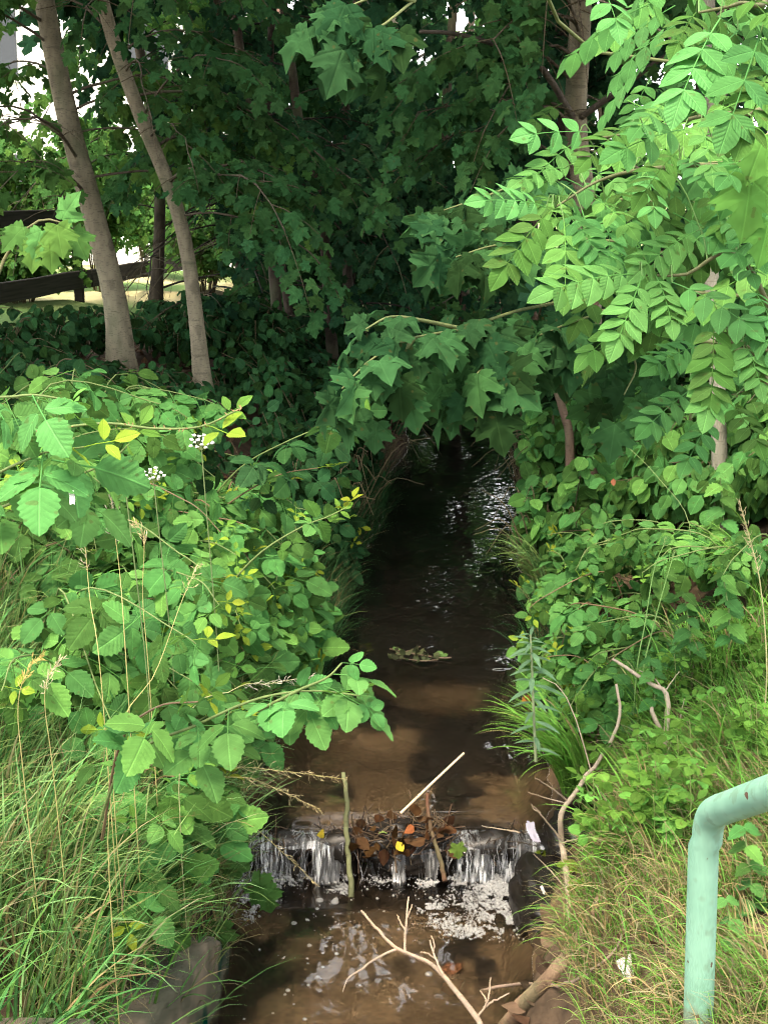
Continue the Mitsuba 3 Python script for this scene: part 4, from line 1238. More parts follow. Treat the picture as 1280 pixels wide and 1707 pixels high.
for a, c, r in ((533, 1502, 15), (558, 1505, 16), (529, 1516, 8), (490, 1540, 11), (516, 1577, 9), (543, 1578, 8), (561, 1591, 9), (538, 1590, 6), (513, 1607, 5), (538, 1613, 7), (530, 1630, 8), (514, 1643, 6), (480, 1652, 9), (475, 1659, 6), (472, 1598, 5), (512, 1599, 6), (535, 1632, 5), (490, 1675, 5), (508, 1700, 8), (560, 1500, 10),
                (640, 1470, 7), (655, 1452, 6), (715, 1625, 14), (745, 1572, 5), (640, 1520, 5), (600, 1643, 5), (455, 1690, 5), (407, 1700, 5)):
    k = thing('foam_bubble', 'single clear foam bubbles floating apart on the brown pool', 'bubble', 'single bubbles on the pool')
    q = pool_pt(a, c, Z_LOW)
    scene[k] = {**bub, 'to_world': T().translate(q.tolist()).scale([r / 1280 * 1.25, r / 1280 * 1.25, r / 1280 * 0.8])}

# ------------------------------------------------------------------ sticks, branches, debris
def stick(name, label, cat, pts, r0, r1, col, n=18, sides=8, rough=0.0, bsdf='stem'):
    key = thing(name, label, cat)
    w = smooth_path(pts, n)
    if rough:
        w = w + rng.normal(0, rough, w.shape)
    v, f, u = tube(w, np.linspace(r0, r1, n) * (1 + rng.normal(0, 0.025, n)), sides, col)
    add(f'{key}__shaft', (v, f), bsdf, True, u)
    return key, w


stick('upright_stick', 'mossy grey stick standing upright in the falls, left of the leaf heap', 'stick', [P(586, 1496, 5.06), P(582, 1440, 5.15), P(577, 1380, 5.2), P(578, 1330, 5.24), P(572, 1288, 5.26)], 0.0115, 0.008, (0.135, 0.14, 0.075), rough=0.002, bsdf='bark')
stick('upright_stick', 'reddish brown broken stick leaning in the falls, right of the leaf heap', 'stick', [P(742, 1470, 5.08), P(733, 1430, 5.14), P(716, 1370, 5.26), P(712, 1322, 5.32)], 0.010, 0.007, (0.10, 0.05, 0.032), rough=0.0015, bsdf='bark')
stick('straw_stick', 'pale thin straw sticking out of the leaf heap over the upper water', 'stick', [P(668, 1356, 5.3), P(720, 1306, 5.4), P(773, 1256, 5.55)], 0.0055, 0.0045, (0.62, 0.52, 0.36), n=8)

heap = thing('leaf_heap', 'dark heap of twigs and dead leaves caught in the middle of the weir', 'debris')
tw = []
for _ in range(190):
    c = np.array([U(-0.12, 0.26), U(5.2, 5.36), U(-0.88, -0.80)])
    d = unit([rng.normal(0, 1), rng.normal(0, 0.7), rng.normal(0, 0.6) - 0.2]) * U(0.03, 0.12)
    tw.append(tube(smooth_path([c - d, c + rng.normal(0, 0.008, 3), c + d], 5), U(0.001, 0.0035), 4, np.array((0.06, 0.04, 0.025)) * U(0.5, 1.8)))
put_tubes(f'{heap}__twig_mass', tw)
labels[f'{heap}__twig_mass'] = {'kind': 'stuff'}
v, f = lump(((-0.1, 0.24), (5.2, 5.36), (-1.0, -0.805)), 0.8, 2.0, 4, 21)
part(heap, 'core', (v, f), 'wet_dark', True)
for k in range(60):
    p = np.array([U(-0.13, 0.28), U(5.17, 5.34), U(-0.9, -0.785)])
    leaf_part(heap, 'dead_leaf', p, frame(rng.normal(0, 1, 3), [rng.normal(0, 0.5), -0.6, 0.8])[0], U(0.035, 0.075), PAL['litter'][int(rng.integers(0, 6))] * (0.55, 0.42, 0.35), 'leaf_blade')
for a, c, col in ((540, 1388, (0.45, 0.36, 0.04)), (662, 1403, (0.5, 0.42, 0.05)), (638, 1385, (0.2, 0.28, 0.08)), (690, 1378, (0.35, 0.12, 0.05))):
    leaf_part(heap, 'dead_leaf', P(a, c, 5.16), frame(rng.normal(0, 1, 3), [0, -0.8, 0.6])[0], 0.05, np.array(col), 'leaf_blade')
gl = thing('fallen_leaf', 'fresh green lobed leaf caught upright in the falls by the reddish stick', 'leaf')
scene[gl] = {**leaf_dict('maple_near', np.array((0.14, 0.24, 0.05)), 'leaf_palmate'), 'to_world': T(M4(P(762, 1408, 5.12), frame([0.1, -0.2, -1], [0, -1, 0.2])[0], 0.062).tolist())}

flo = thing('floating_debris', 'raft of twigs and dark leaves drifting on the upper water', 'debris')
for pts, r in (([(650, 1082), (690, 1090), (735, 1097), (752, 1096)], 0.004), ([(660, 1090), (685, 1084), (700, 1078)], 0.003), ([(672, 1098), (705, 1102), (730, 1100)], 0.003)):
    w = smooth_path([PZ(a, b, Z_UP + 0.012 + rng.normal(0, 0.004)) for a, b in pts], 10)
    v, f, u = tube(w, r, 6, (0.13, 0.10, 0.07))
    part(flo, 'twig', (v, f), 'stem', True, u)
for _ in range(26):
    a, b = U(652, 735), 0
    q = PZ(a, 1092 + rng.normal(0, 5), Z_UP + U(0.012, 0.05))
    leaf_part(flo, 'dead_leaf', q, frame(rng.normal(0, 1, 3), [rng.normal(0, 0.4), -0.3, 0.9])[0], U(0.03, 0.06), np.array((0.05, 0.06, 0.03)) * U(0.5, 2.0), 'leaf_blade')
for a, b in ((745, 1094), (656, 1083), (738, 1090)):
    leaf_part(flo, 'bramble_leaflet', PZ(a, b, Z_UP + 0.012), frame([U(-1, 1), 0.6, 0], [0, -0.3, 1])[0], 0.06, np.array((0.12, 0.22, 0.07)), 'leaf_pinnate')


def branching(name, label, main, side, r0, r1, col, bsdf='stem', cat='branch', rough=0.002, n=26):
    key, w = stick(name, label, cat, main, r0, r1, col, n=n, rough=rough, bsdf=bsdf)
    for pts, a, b in side:
        s = smooth_path(pts, 10) + rng.normal(0, rough * 0.5, (10, 3))
        v, f, u = tube(s, np.linspace(a, b, 10), 6, col)
        part(key, 'side_twig', (v, f), bsdf, True, u)
    return key


L1 = lambda a, b, z: PZ(a, b, z)
PALE = (0.36, 0.29, 0.22)
branching('dead_branch', 'bare pale forked branch lying over the pool in front of the foam', [L1(830, 1760, -0.82), L1(795, 1700, -0.86), L1(750, 1640, -0.9), L1(716, 1606, -0.93), L1(662, 1582, -0.95), L1(625, 1546, -0.93), L1(604, 1518, -0.91)],
          [([L1(660, 1583, -0.95), L1(625, 1600, -0.965), L1(597, 1620, -0.98), L1(580, 1632, -0.985), L1(572, 1655, -0.99)], 0.005, 0.0016), ([L1(674, 1587, -0.945), L1(676, 1550, -0.92), L1(681, 1496, -0.87)], 0.005, 0.003),
           ([L1(675, 1550, -0.92), L1(668, 1540, -0.905), L1(662, 1526, -0.89)], 0.0035, 0.002), ([L1(678, 1530, -0.9), L1(684, 1518, -0.89), L1(688, 1508, -0.88)], 0.003, 0.002), ([L1(738, 1625, -0.905), L1(726, 1600, -0.88), L1(716, 1568, -0.84)], 0.005, 0.003),
           ([L1(727, 1600, -0.88), L1(712, 1590, -0.86), L1(700, 1588, -0.85)], 0.003, 0.002), ([L1(722, 1588, -0.86), L1(724, 1575, -0.85), L1(718, 1560, -0.84)], 0.003, 0.002), ([L1(795, 1697, -0.86), L1(812, 1672, -0.84), L1(818, 1630, -0.8)], 0.004, 0.002),
           ([L1(806, 1680, -0.85), L1(826, 1668, -0.84), L1(848, 1657, -0.83)], 0.0035, 0.002), ([L1(812, 1672, -0.845), L1(806, 1660, -0.84), L1(800, 1652, -0.83)], 0.003, 0.0015)], 0.010, 0.004, PALE)


def bank_pts(pts, lift=0.05):
    return [G(a, b) + [0, -0.02, lift if len(q) < 3 else q[2]] for q in pts for a, b in [q[:2]]]


branching('dead_branch', 'long weathered root log sloping down the right bank into the pool', bank_pts([(1075, 1350, -0.01), (1040, 1430, -0.01), (1000, 1500, 0.0), (955, 1580, 0.01), (915, 1640, 0.03), (870, 1700, 0.06), (830, 1750, 0.06)]), [], 0.018, 0.027, (0.25, 0.165, 0.115), bsdf='bark', rough=0.002)
def wl(a, b, y):
    g, q = G(a, b), P(a, b, y)
    return g + unit(CAM - g) * 0.17 if g[1] < y + 0.1 else q


branching('dead_branch', 'bare grey sapling stem rising from the bank past the right end of the weir', [G(950, 1540) - [0, 0, 0.04], wl(948, 1480, 4.75), wl(938, 1420, 4.8), wl(934, 1365, 4.8), wl(950, 1335, 4.85), wl(985, 1285, 4.95), wl(1012, 1245, 5.0), wl(1033, 1195, 5.05), wl(1027, 1140, 5.1)],
          [([wl(936, 1400, 4.8), wl(915, 1375, 4.78), wl(890, 1345, 4.75)], 0.004, 0.002), ([wl(936, 1405, 4.8), wl(958, 1400, 4.75), wl(985, 1390, 4.7)], 0.003, 0.0015), ([wl(948, 1337, 4.85), wl(920, 1315, 4.8), wl(892, 1297, 4.75)], 0.004, 0.0015),
           ([wl(945, 1340, 4.85), wl(915, 1332, 4.85), wl(880, 1322, 4.8)], 0.003, 0.0015), ([wl(900, 1355, 4.78), wl(890, 1350, 4.8), wl(885, 1340, 4.8)], 0.0025, 0.0012), ([wl(942, 1480, 4.76), wl(915, 1450, 4.7), wl(890, 1425, 4.7)], 0.003, 0.0015),
           ([wl(866, 1388, 4.95), wl(835, 1383, 5.0), wl(803, 1377, 5.05)], 0.003, 0.0015), ([wl(985, 1285, 4.95), wl(960, 1200, 5.0), wl(935, 1150, 5.05), wl(905, 1130, 5.1)], 0.003, 0.0015)], 0.013, 0.005, (0.40, 0.32, 0.235))
branching('dead_branch', 'forked grey branch propped on the grass of the right bank', [wl(1075, 1365, 4.75), wl(1095, 1300, 4.85), wl(1108, 1240, 4.95), wl(1112, 1190, 5.0), wl(1108, 1155, 5.05), wl(1075, 1135, 5.1), wl(1040, 1110, 5.15), wl(1020, 1100, 5.2)],
          [([wl(1108, 1155, 5.05), wl(1090, 1130, 5.1), wl(1065, 1118, 5.15)], 0.0035, 0.0015), ([wl(1110, 1150, 5.05), wl(1120, 1135, 5.1), wl(1132, 1120, 5.1)], 0.003, 0.0015), ([wl(1113, 1240, 4.95), wl(1090, 1195, 4.98), wl(1085, 1180, 5.0)], 0.009, 0.007), ([wl(1100, 1280, 4.9), wl(1130, 1210, 4.9), wl(1140, 1165, 4.95)], 0.003, 0.0012)],
          0.014, 0.005, (0.40, 0.32, 0.24))
branching('dead_branch', 'thin bare twig crossing the lower right corner of the bank', bank_pts([(800, 1712, 0.15), (870, 1690, 0.12), (930, 1668, 0.06), (985, 1640, 0.05), (1030, 1590, 0.05), (1040, 1500, 0.06)]), [], 0.006, 0.003, (0.22, 0.17, 0.13), rough=0.002)

# ------------------------------------------------------------------ handrail, kerb, litter
def paint(p, n, uv):
    base = mikit.mix((0.135, 0.28, 0.205), (0.19, 0.35, 0.265), mikit.fbm(p.x * 22, p.y * 22, p.z * 9, 3))
    dirt = mikit.smoothstep(0.56, 0.72, mikit.fbm(p.x * 50, p.y * 50, p.z * 26 + 4, 3))
    col = mikit.mix(base, (0.13, 0.22, 0.155), dirt * 0.6)
    chip = mikit.smoothstep(0.925, 0.935, mikit.noise(p.x * 42 + 9, p.y * 42, p.z * 25))
    col = mikit.mix(col, (0.09, 0.06, 0.045), chip)
    foot = mikit.smoothstep(0.03, -0.07, p.z + 0.05 * mikit.noise(p.x * 60, p.y * 60, p.z * 60))
    return mikit.mix(col, (0.12, 0.085, 0.055), foot)


scene['green_paint'] = {'type': 'twosided', 'tw': {'type': 'bumpmap', 't': mikit.proc(lambda p, n, uv: 0.0022 * mikit.fbm(p.x * 70, p.y * 70, p.z * 42, 4), eps=6e-4), 'scale': 1.0,
                        'b': {'type': 'principled', 'base_color': mikit.proc(paint), 'roughness': 0.38, 'specular': 0.5}}}
rail = thing('handrail', 'mint green painted steel handrail, bent at the top, in the lower right corner', 'handrail')
base = PZ(1166, 1697, -0.06)
base = np.array([base[0], base[1], -0.2])
foot_y = base[1]
topb = P(1173, 1400, foot_y - 0.02)
rt = 0.0305
rail_dir = unit(P(1290, 1325, foot_y - 0.34) - P(1185, 1362, foot_y - 0.05))
corner = P(1180, 1358, foot_y - 0.03)
arc = []
d0 = unit(topb - base)
for t in np.linspace(0, 1, 9):                   # bend: quadratic from post to rail
    a_, b_ = corner - d0 * 0.055, corner + rail_dir * 0.055
    arc.append((1 - t) ** 2 * a_ + 2 * t * (1 - t) * corner + t * t * b_)
path = np.vstack([base + d0 * np.linspace(0, np.linalg.norm(corner - d0 * 0.075 - base), 14)[:, None], arc, corner + rail_dir * np.linspace(0.075, 1.5, 12)[:, None]])
v, f, u = tube(path, rt, 36)
part(rail, 'tube', (v, f), 'green_paint', True)
ring = lambda c, d, r, w: tube([c - d * w, c - d * w * 0.5, c, c + d * w * 0.5, c + d * w], [r - 0.001, r + 0.0003, r + 0.0007, r + 0.0003, r - 0.001], 36)
v, f, u = ring(corner + rail_dir * 0.082, rail_dir, rt, 0.006)
part(rail, 'weld_seam', (v, f), 'green_paint', True)

scene['concrete'] = {'type': 'twosided', 'tw': {'type': 'bumpmap', 't': mikit.proc(lambda p, n, uv: 0.012 * mikit.fbm(p.x * 42, p.y * 42, p.z * 42, 4)), 'scale': 1.0,
                     'b': {'type': 'principled', 'base_color': mikit.proc(lambda p, n, uv: mikit.mix(mikit.mix((0.085, 0.07, 0.05), (0.21, 0.175, 0.13), mikit.fbm(p.x * 9, p.y * 9, p.z * 9, 4)), (0.07, 0.07, 0.05), mikit.smoothstep(0.5, 0.7, mikit.fbm(p.x * 5, p.y * 5, p.z * 5 + 7, 3)) + mikit.smoothstep(-0.78, -0.95, p.z))), 'roughness': 0.9, 'specular': 0.2}}}


def kerb(path, top, bottom, w, jit):
    rows = []
    for k, (q, zt) in enumerate(zip(path, top)):
        d = unit(path[min(k + 1, len(path) - 1)] - path[max(k - 1, 0)])
        s = np.array([d[1], -d[0], 0])            # to the right: the water side
        prof = [(0, bottom), (0.0, zt - 0.03), (-0.012, zt - 0.008), (-0.03, zt), (-w + 0.02, zt + 0.004), (-w, zt - 0.02), (-w, bottom)]
        rows.append([[q[0] + s[0] * a, q[1] + s[1] * a, b] for a, b in prof])
    v = np.array(rows)
    v = v + (meshkit.fbm(v * 14, 4)[..., None] - 0.5) * jit
    n, k = v.shape[:2]
    i, j = np.meshgrid(np.arange(n - 1), np.arange(k), indexing='ij')
    q = np.stack([i * k + j, i * k + (j + 1) % k, (i + 1) * k + (j + 1) % k, (i + 1) * k + j], -1).reshape(-1, 4)
    f = np.vstack([q[:, [0, 1, 2]], q[:, [0, 2, 3]], [[0, m, m + 1] for m in range(1, k - 1)], [[(n - 1) * k, (n - 1) * k + m + 1, (n - 1) * k + m] for m in range(1, k - 1)]])
    return v.reshape(-1, 3), f


ky = np.linspace(2.4, 4.75, 40)
kp = np.column_stack([edge_l(ky) + 0.05, ky, ky * 0])
kw = thing('concrete_kerb', 'worn concrete bank wall along the left side of the pool', 'kerb')
add(kw, kerb(kp, np.interp(ky, [2.4, 3.4, 4.1, 4.4, 4.75], [-0.50, -0.56, -0.68, -0.80, -1.05]), -1.3, 0.15, 0.045), 'concrete', 45)
slab = thing('concrete_slab', 'pale concrete slab at the lower left corner behind the grass', 'slab')
sp = np.array([[-1.6, 2.86, 0], [-1.2, 2.86, 0], [-0.95, 2.85, 0], [-0.74, 2.84, 0]])
add(slab, kerb(np.array([sp[0] + (sp[-1] - sp[0]) * t for t in np.linspace(0, 1, 14)]), np.full(14, -0.40), -0.9, 0.42, 0.02), 'concrete', 45)

scene['paper'] = {'type': 'principledthin', 'base_color': {'type': 'rgb', 'value': [0.72, 0.71, 0.69]}, 'roughness': 0.6, 'diff_trans': 0.4, 'spec_trans': 0.0, 'eta': 1.3}
scene['film'] = {'type': 'principledthin', 'base_color': {'type': 'rgb', 'value': [0.62, 0.60, 0.72]}, 'roughness': 0.15, 'diff_trans': 0.6, 'spec_trans': 0.0, 'eta': 1.5}


def crumpled(pos, w, h, nrm, seed, amp=0.35, n=16):
    u, vv = np.meshgrid(np.linspace(-1, 1, n), np.linspace(-1, 1, n))
    q = np.stack([u, vv, u * 0], -1)
    nz = meshkit.fbm(q * 1.9 + seed * 3.3, 4, seed) - 0.5
    rim = 1 + 0.35 * (meshkit.fbm(q * 1.4 + 40 + seed, 3, seed + 5) - 0.5) * 2
    loc = np.stack([u * w * rim, vv * h * rim + nz * h * 0.4, nz * amp * (w + h)], -1).reshape(-1, 3)
    R = frame([1, 0.4, 0], nrm)[0]
    i, j = np.meshgrid(np.arange(n - 1), np.arange(n - 1), indexing='ij')
    a = (i * n + j).ravel()
    f = np.vstack([np.stack([a, a + 1, a + n + 1], 1), np.stack([a, a + n + 1, a + n], 1)])
    return loc @ R.T + pos, f


k = thing('litter', 'crumpled white paper scrap on the straw beside the handrail', 'litter')
add(k, crumpled(G(1043, 1628) + [0, -0.03, 0.035], 0.034, 0.022, [0.1, -0.6, 0.8], 3, 0.6), 'paper')
k = thing('litter', 'thin white sliver on the dark rock beside the foam', 'litter')
add(k, crumpled(P(905, 1484, 4.7), 0.018, 0.006, [0, -0.5, 0.9], 5, 0.4, 10), 'paper')
k = thing('litter', 'pale lilac plastic film caught at the right end of the weir', 'litter')
add(k, crumpled(P(888, 1387, 5.12), 0.042, 0.018, [0.1, -0.7, 0.7], 8, 0.5), 'film')
k = thing('litter', 'white torn scrap hanging in the bramble leaves on the left', 'litter')
add(k, crumpled(P(120, 830, 2.7), 0.012, 0.005, [0.1, -0.9, 0.3], 11, 0.4, 10), 'paper')
for a, b, lab, col in ((868, 1183, 'orange dead leaf at the waterline under the willowherb', (0.42, 0.17, 0.04)), (1021, 803, 'single reddish leaf hanging in the right bank shrubs', (0.26, 0.10, 0.06)), (735, 1655, 'brown sunken leaf near the bare forked branch', (0.22, 0.10, 0.05)),
                       (1033, 1545, 'pale brown dead leaf on the straw above the paper scrap', (0.42, 0.30, 0.17))):
    k = thing('fallen_leaf', lab, 'leaf')
    q = G(a, b) if b != 803 else P(a, b, 7.0)
    q = q + [0, -0.02, 0.05 if a == 868 else 0.02]
    scene[k] = {**leaf_dict('dead_leaf', np.array(col), 'leaf_blade'), 'to_world': T(M4(q, frame([0.8, 0.3, 0.1] if b != 803 else [0, -0.2, -1], [0, -0.5, 0.8])[0], 0.085 if a != 1021 else 0.038).tolist())}

# ------------------------------------------------------------------ grass
def blades(pos, L, w, az, lean, bend, col, seg=6):
    """Vectorised curved grass blades -> (v, f, uv)."""
    n = len(pos)
    t = np.linspace(0, 1, seg + 1)
    th = lean[:, None] + bend[:, None] * t[None] ** 1.3
    st = L[:, None] / seg
    h = np.stack([np.cos(az), np.sin(az)], 1)
    r = np.concatenate([np.zeros((n, 1)), np.cumsum(np.sin(th[:, :-1]) * st, 1)], 1)
    z = np.concatenate([np.zeros((n, 1)), np.cumsum(np.cos(th[:, :-1]) * st, 1)], 1)
    c = pos[:, None] + np.stack([h[:, :1] * r, h[:, 1:] * r, z], -1)
    tw = az + np.pi / 2 + rng.normal(0, 0.5, n)
    sdir = np.stack([np.cos(tw), np.sin(tw), rng.normal(0, 0.2, n)], 1)
    ww = w[:, None] * (1 - t[None] ** 2.2) * (0.75 + 0.25 * np.minimum(t[None] * 6, 1))
    a, b = c + sdir[:, None] * ww[..., None] / 2, c - sdir[:, None] * ww[..., None] / 2
    v = np.stack([a, b], 2).reshape(n, -1, 3)
    k = np.arange(seg)
    q = np.stack([2 * k, 2 * k + 1, 2 * k + 3, 2 * k + 2], 1)
    f1 = np.vstack([q[:, [0, 1, 2]], q[:, [0, 2, 3]]])
    f = (f1[None] + (np.arange(n) * v.shape[1])[:, None, None]).reshape(-1, 3)
    A, B = code(col)
    uv = np.empty((n, seg + 1, 2, 2))
    uv[..., 0] = A[:, None, None] + np.array([0.1, 0.9])
    uv[..., 1] = B[:, None, None] + 0.02 + 0.96 * t[None, :, None]
    return v.reshape(-1, 3), f, uv.reshape(-1, 2)


def mixcol(n, straw=0.15, base='grass', bright=1.0):
    c = PAL[base][rng.integers(0, 6, n)] * bright
    s = rng.random(n) < straw
    c[s] = PAL['straw'][rng.integers(0, 6, s.sum())] * U(0.5, 1.0, (s.sum(), 1))
    return c * U(0.8, 1.2, (n, 1))


def grass_stuff(key, label, d_of, n, y0, y1, d0, d1, L, w, straw, az, side, power=1.0, base='grass', bright=1.0, keepf=None, bendr=(0.5, 1.9)):
    y = U(y0, y1, n)
    d = d0 + (d1 - d0) * rng.random(n) ** power
    x = edge_l(y) - d if side < 0 else edge_r(y) + d
    clump = meshkit.fbm(np.column_stack([x * 3.2, y * 3.2, x * 0 + side]), 3)
    k = (clump > 0.36) & (np.abs(x) < 0.27 * y + 0.35)
    if keepf is not None:
        k &= keepf(x, y)
    x, y, clump = x[k], y[k], clump[k]
    m = len(x)
    pos = np.column_stack([x, y, H(x, y) - 0.015])
    a = az + rng.normal(0, 0.95, m)
    v, f, u = blades(pos, U(*L, m) * (0.6 + 0.8 * clump), U(*w, m), a, np.abs(rng.normal(0.15, 0.25, m)), U(*bendr, m), mixcol(m, straw, base, bright))
    add(key, (v, f), 'leaf_blade', False, u)
    labels[key] = {'label': label, 'kind': 'stuff', 'category': 'grass'}


kerb_clear = lambda x, y: ~((y < 4.15) & (x > edge_l(y) - 0.10)) & ~((y < 3.35) & (x < -0.70))
clear_front = lambda x, y: ~((y > 4.1) & (y < 5.6) & (x < edge_r(y) + 0.33 + 0.08 * np.sin(y * 7))) & ~((y <= 4.1) & (x < edge_r(y) + 0.16))
grass_stuff('grass', 'long fresh green grass covering the left bank above the pool', None, 19000, 2.7, 5.7, -0.02, 1.1, (0.20, 0.56), (0.004, 0.0125), 0.2, -0.5, -1, 0.8, 'grass', 1.25, kerb_clear, (0.2, 1.9))
grass_stuff('broad_grass', 'broad bladed blue green grass on the left bank', None, 2600, 2.8, 5.6, 0.0, 1.0, (0.3, 0.62), (0.008, 0.014), 0.05, -0.4, -1, 0.8, 'ash', 0.95)
grass_stuff('short_grass', 'short tangled grass with dry straw at the lower left edge', None, 12000, 2.7, 4.6, -0.03, 1.0, (0.10, 0.32), (0.003, 0.007), 0.62, -0.6, -1, 0.8, 'herb', 1.0, kerb_clear, (0.4, 3.0))
grass_stuff('thicket_grass', 'thin grass growing between the left brambles', None, 5000, 5.2, 7.4, 0.02, 1.4, (0.2, 0.5), (0.003, 0.006), 0.15, -0.8, -1, 1.0)
grass_stuff('bank_grass', 'bright yellow green grass on the right bank', None, 7500, 3.7, 6.0, 0.28, 1.5, (0.10, 0.34), (0.003, 0.011), 0.2, 3.6, 1, 1.0, 'herb', 1.3, clear_front)
grass_stuff('dry_grass', 'dry trampled straw around the foot of the handrail', None, 20000, 2.4, 4.5, 0.07, 1.1, (0.06, 0.26), (0.0025, 0.006), 0.6, 3.6, 1, 1.0, 'herb', 1.2, clear_front, (0.8, 2.6))
grass_stuff('shore_grass', 'dark grass along the shaded shores', None, 4000, 6.0, 11.0, 0.0, 0.35, (0.12, 0.35), (0.003, 0.005), 0.1, 3.4, 1, 1.0, 'bramble_dark')
grass_stuff('shore_grass_tuft', 'dark grass hanging over the left shore of the stream', None, 6500, 5.6, 12.5, -0.03, 0.28, (0.14, 0.42), (0.003, 0.006), 0.08, -0.2, -1, 1.0, 'bramble_dark', 1.1)

# dead leaves on the soil
nl = 5200
sd = rng.random(nl) < 0.55
y = U(3.0, 14, nl)
d = U(0.02, 2.4, nl)
x = np.where(sd, edge_l(y) - d, edge_r(y) + d)
b = Bulk()
pos = np.column_stack([x, y, H(x, y) + 0.008])
b.add('dead_leaf', pos, frame(rng.normal(0, 1, (nl, 3)) * [1, 1, 0.25], np.tile([0, 0, 1.0], (nl, 1)) + rng.normal(0, 0.3, (nl, 3))), U(0.03, 0.085, nl), PAL['litter'][rng.integers(0, 6, nl)] * U(0.5, 1.4, (nl, 1)))
b.build('leaf_litter', 'leaf_blade')
labels['leaf_litter'] = {'label': 'brown dead leaves strewn over the banks', 'kind': 'stuff', 'category': 'leaves'}


def tuft(name, label, base, n, L, w, az, spread_az, pal='grass', bright=1.15, lean=(0.05, 0.5), bend=(1.0, 2.0), cat='grass tuft'):
    key = thing(name, label, cat)
    for k in range(n):
        b = np.asarray(base, float) + np.array([U(-0.05, 0.05), U(-0.05, 0.05), 0])
        v, f, u = blades(b[None], np.array([L * U(0.6, 1.1)]), np.array([w * U(0.7, 1.2)]), np.array([az + U(-spread_az, spread_az)]), np.array([U(*lean)]), np.array([U(*bend)]), mixcol(1, 0.04, pal, bright), 9)
        part(key, 'blade', (v, f), 'leaf_blade', False, u)
    return key


tuft('sedge_tuft', 'bright sedge tuft arching over the water at the right end of the weir', G(955, 1335) + [0.0, -0.06, 0.06], 110, 0.55, 0.014, 3.2, 0.9, 'herb', 1.5)
tuft('sedge_tuft', 'narrow leaved sedge tuft hanging over the right shore beyond the willowherb', G(915, 1010) + [-0.05, -0.05, 0.1], 90, 0.5, 0.009, 3.2, 0.9)
tuft('sedge_tuft', 'dark fine grass tuft hanging into the stream at the left water edge', G(545, 925) + [0, 0, 0.05], 110, 0.36, 0.005, -0.5, 0.9, 'bramble', 0.8)
tuft('sedge_tuft', 'yellow green grass tuft at the right picture edge above the handrail', G(1230, 1290), 110, 0.34, 0.008, 3.6, 1.5, 'herb')
tuft('sedge_tuft', 'tall pale grass tuft at the right picture edge below the ash trunk', G(1265, 1010), 80, 0.5, 0.008, 3.3, 1.0, 'herb')
tuft('sedge_tuft', 'grass tuft in the middle of the right bank under the bramble leaves', G(1050, 960), 40, 0.32, 0.007, 3.3, 0.9, 'grass')
tuft('sedge_tuft', 'broad bladed grass tuft leaning left above the kerb wall', G(300, 1420), 70, 0.5, 0.010, -0.4, 0.9, 'grass')
tuft('sedge_tuft', 'tall broad bladed grass tuft at the left picture edge', G(60, 1440), 80, 0.55, 0.009, -0.6, 1.2, 'grass')
tuft('sedge_tuft', 'lush grass tuft hanging down to the pool at the left', G(345, 1500), 60, 0.36, 0.007, -0.5, 0.9, 'grass')


def ear(label, pts, r=0.0016, head=0.35, col=(0.34, 0.30, 0.12), hcol=(0.50, 0.42, 0.24), n=34, spread=0.022):
    key = thing('grass_stalk', label, 'grass stalk')
    b0 = np.asarray(pts[0], float)
    gz = float(H(b0[0], b0[1] + 0.08))
    if gz < b0[2]:
        pts = [np.array([b0[0] + 0.01, b0[1] + 0.08, gz - 0.02])] + list(pts)
    w = smooth_path(pts, 20)
    v, f, u = tube(w, np.linspace(r, r * 0.45, 20), 5, col)
    part(key, 'stalk', (v, f), 'stem', True, u)
    B = Bulk()
    ps, tp, ss = [], [], []
    for k in range(n):
        t = 1 - head * (k / n)
        o, d = along(w, t)
        q = unit(rng.normal(0, 1, 3) + d * 1.2 + [0, 0, -0.3])
        ps.append(o + q * spread * U(0.1, 1) * (0.4 + 0.9 * k / n)); tp.append(unit(q + d)); ss.append(U(0.010, 0.018))
    B.add('long_leaf', np.array(ps), frame(np.array(tp), rng.normal(0, 1, (n, 3))), np.array(ss) , np.tile(hcol, (n, 1)) * U(0.7, 1.2, (n, 1)))
    B.build(f'{key}__seed_head', 'leaf_blade')
    labels[f'{key}__seed_head'] = {'kind': 'stuff'}
    labels[f'{key}__seed_twigs'] = {'kind': 'stuff'}
    v, f, u = join([tube([along(w, 1 - head * (k / n))[0], ps[k]], r * 0.3, 3, hcol, cap=False) for k in range(n)])
    add(f'{key}__seed_twigs', (v, f), 'stem', False, u)
    return key


ear('long drooping grass stalk leaning over the weir from the left with hanging seed heads', [P(300, 1360, 4.6), P(380, 1285, 4.6), P(470, 1286, 4.7), P(578, 1300, 4.8)], head=0.5, n=60, spread=0.045)
ear('second drooping grass stalk below it, reaching to the falls', [P(330, 1330, 4.5), P(400, 1296, 4.5), P(470, 1320, 4.6), P(535, 1352, 4.7)], head=0.5, n=50, spread=0.045)
ear('grass stalk hanging down across the left end of the falls', [P(330, 1420, 4.4), P(400, 1370, 4.4), P(480, 1430, 4.5), P(528, 1475, 4.6)], head=0.35, n=26)
ear('silvery grass ear pointing right beneath the bramble over the water', [P(300, 1250, 3.9), P(390, 1150, 4.0), P(450, 1140, 4.1), P(520, 1127, 4.2)], head=0.45, n=46, col=(0.3, 0.3, 0.16), hcol=(0.5, 0.46, 0.38))
ear('grass ear standing in front of the left brambles, under the white scrap', [P(170, 1150, 3.6), P(150, 1000, 3.7), P(140, 900, 3.75), P(120, 850, 3.8)], head=0.4, n=46, hcol=(0.42, 0.40, 0.26))
ear('grass ear right of the white scrap among bramble leaves', [P(210, 1100, 3.7), P(200, 960, 3.8), P(190, 880, 3.8), P(185, 830, 3.8)], head=0.35, n=40, hcol=(0.3, 0.3, 0.22))
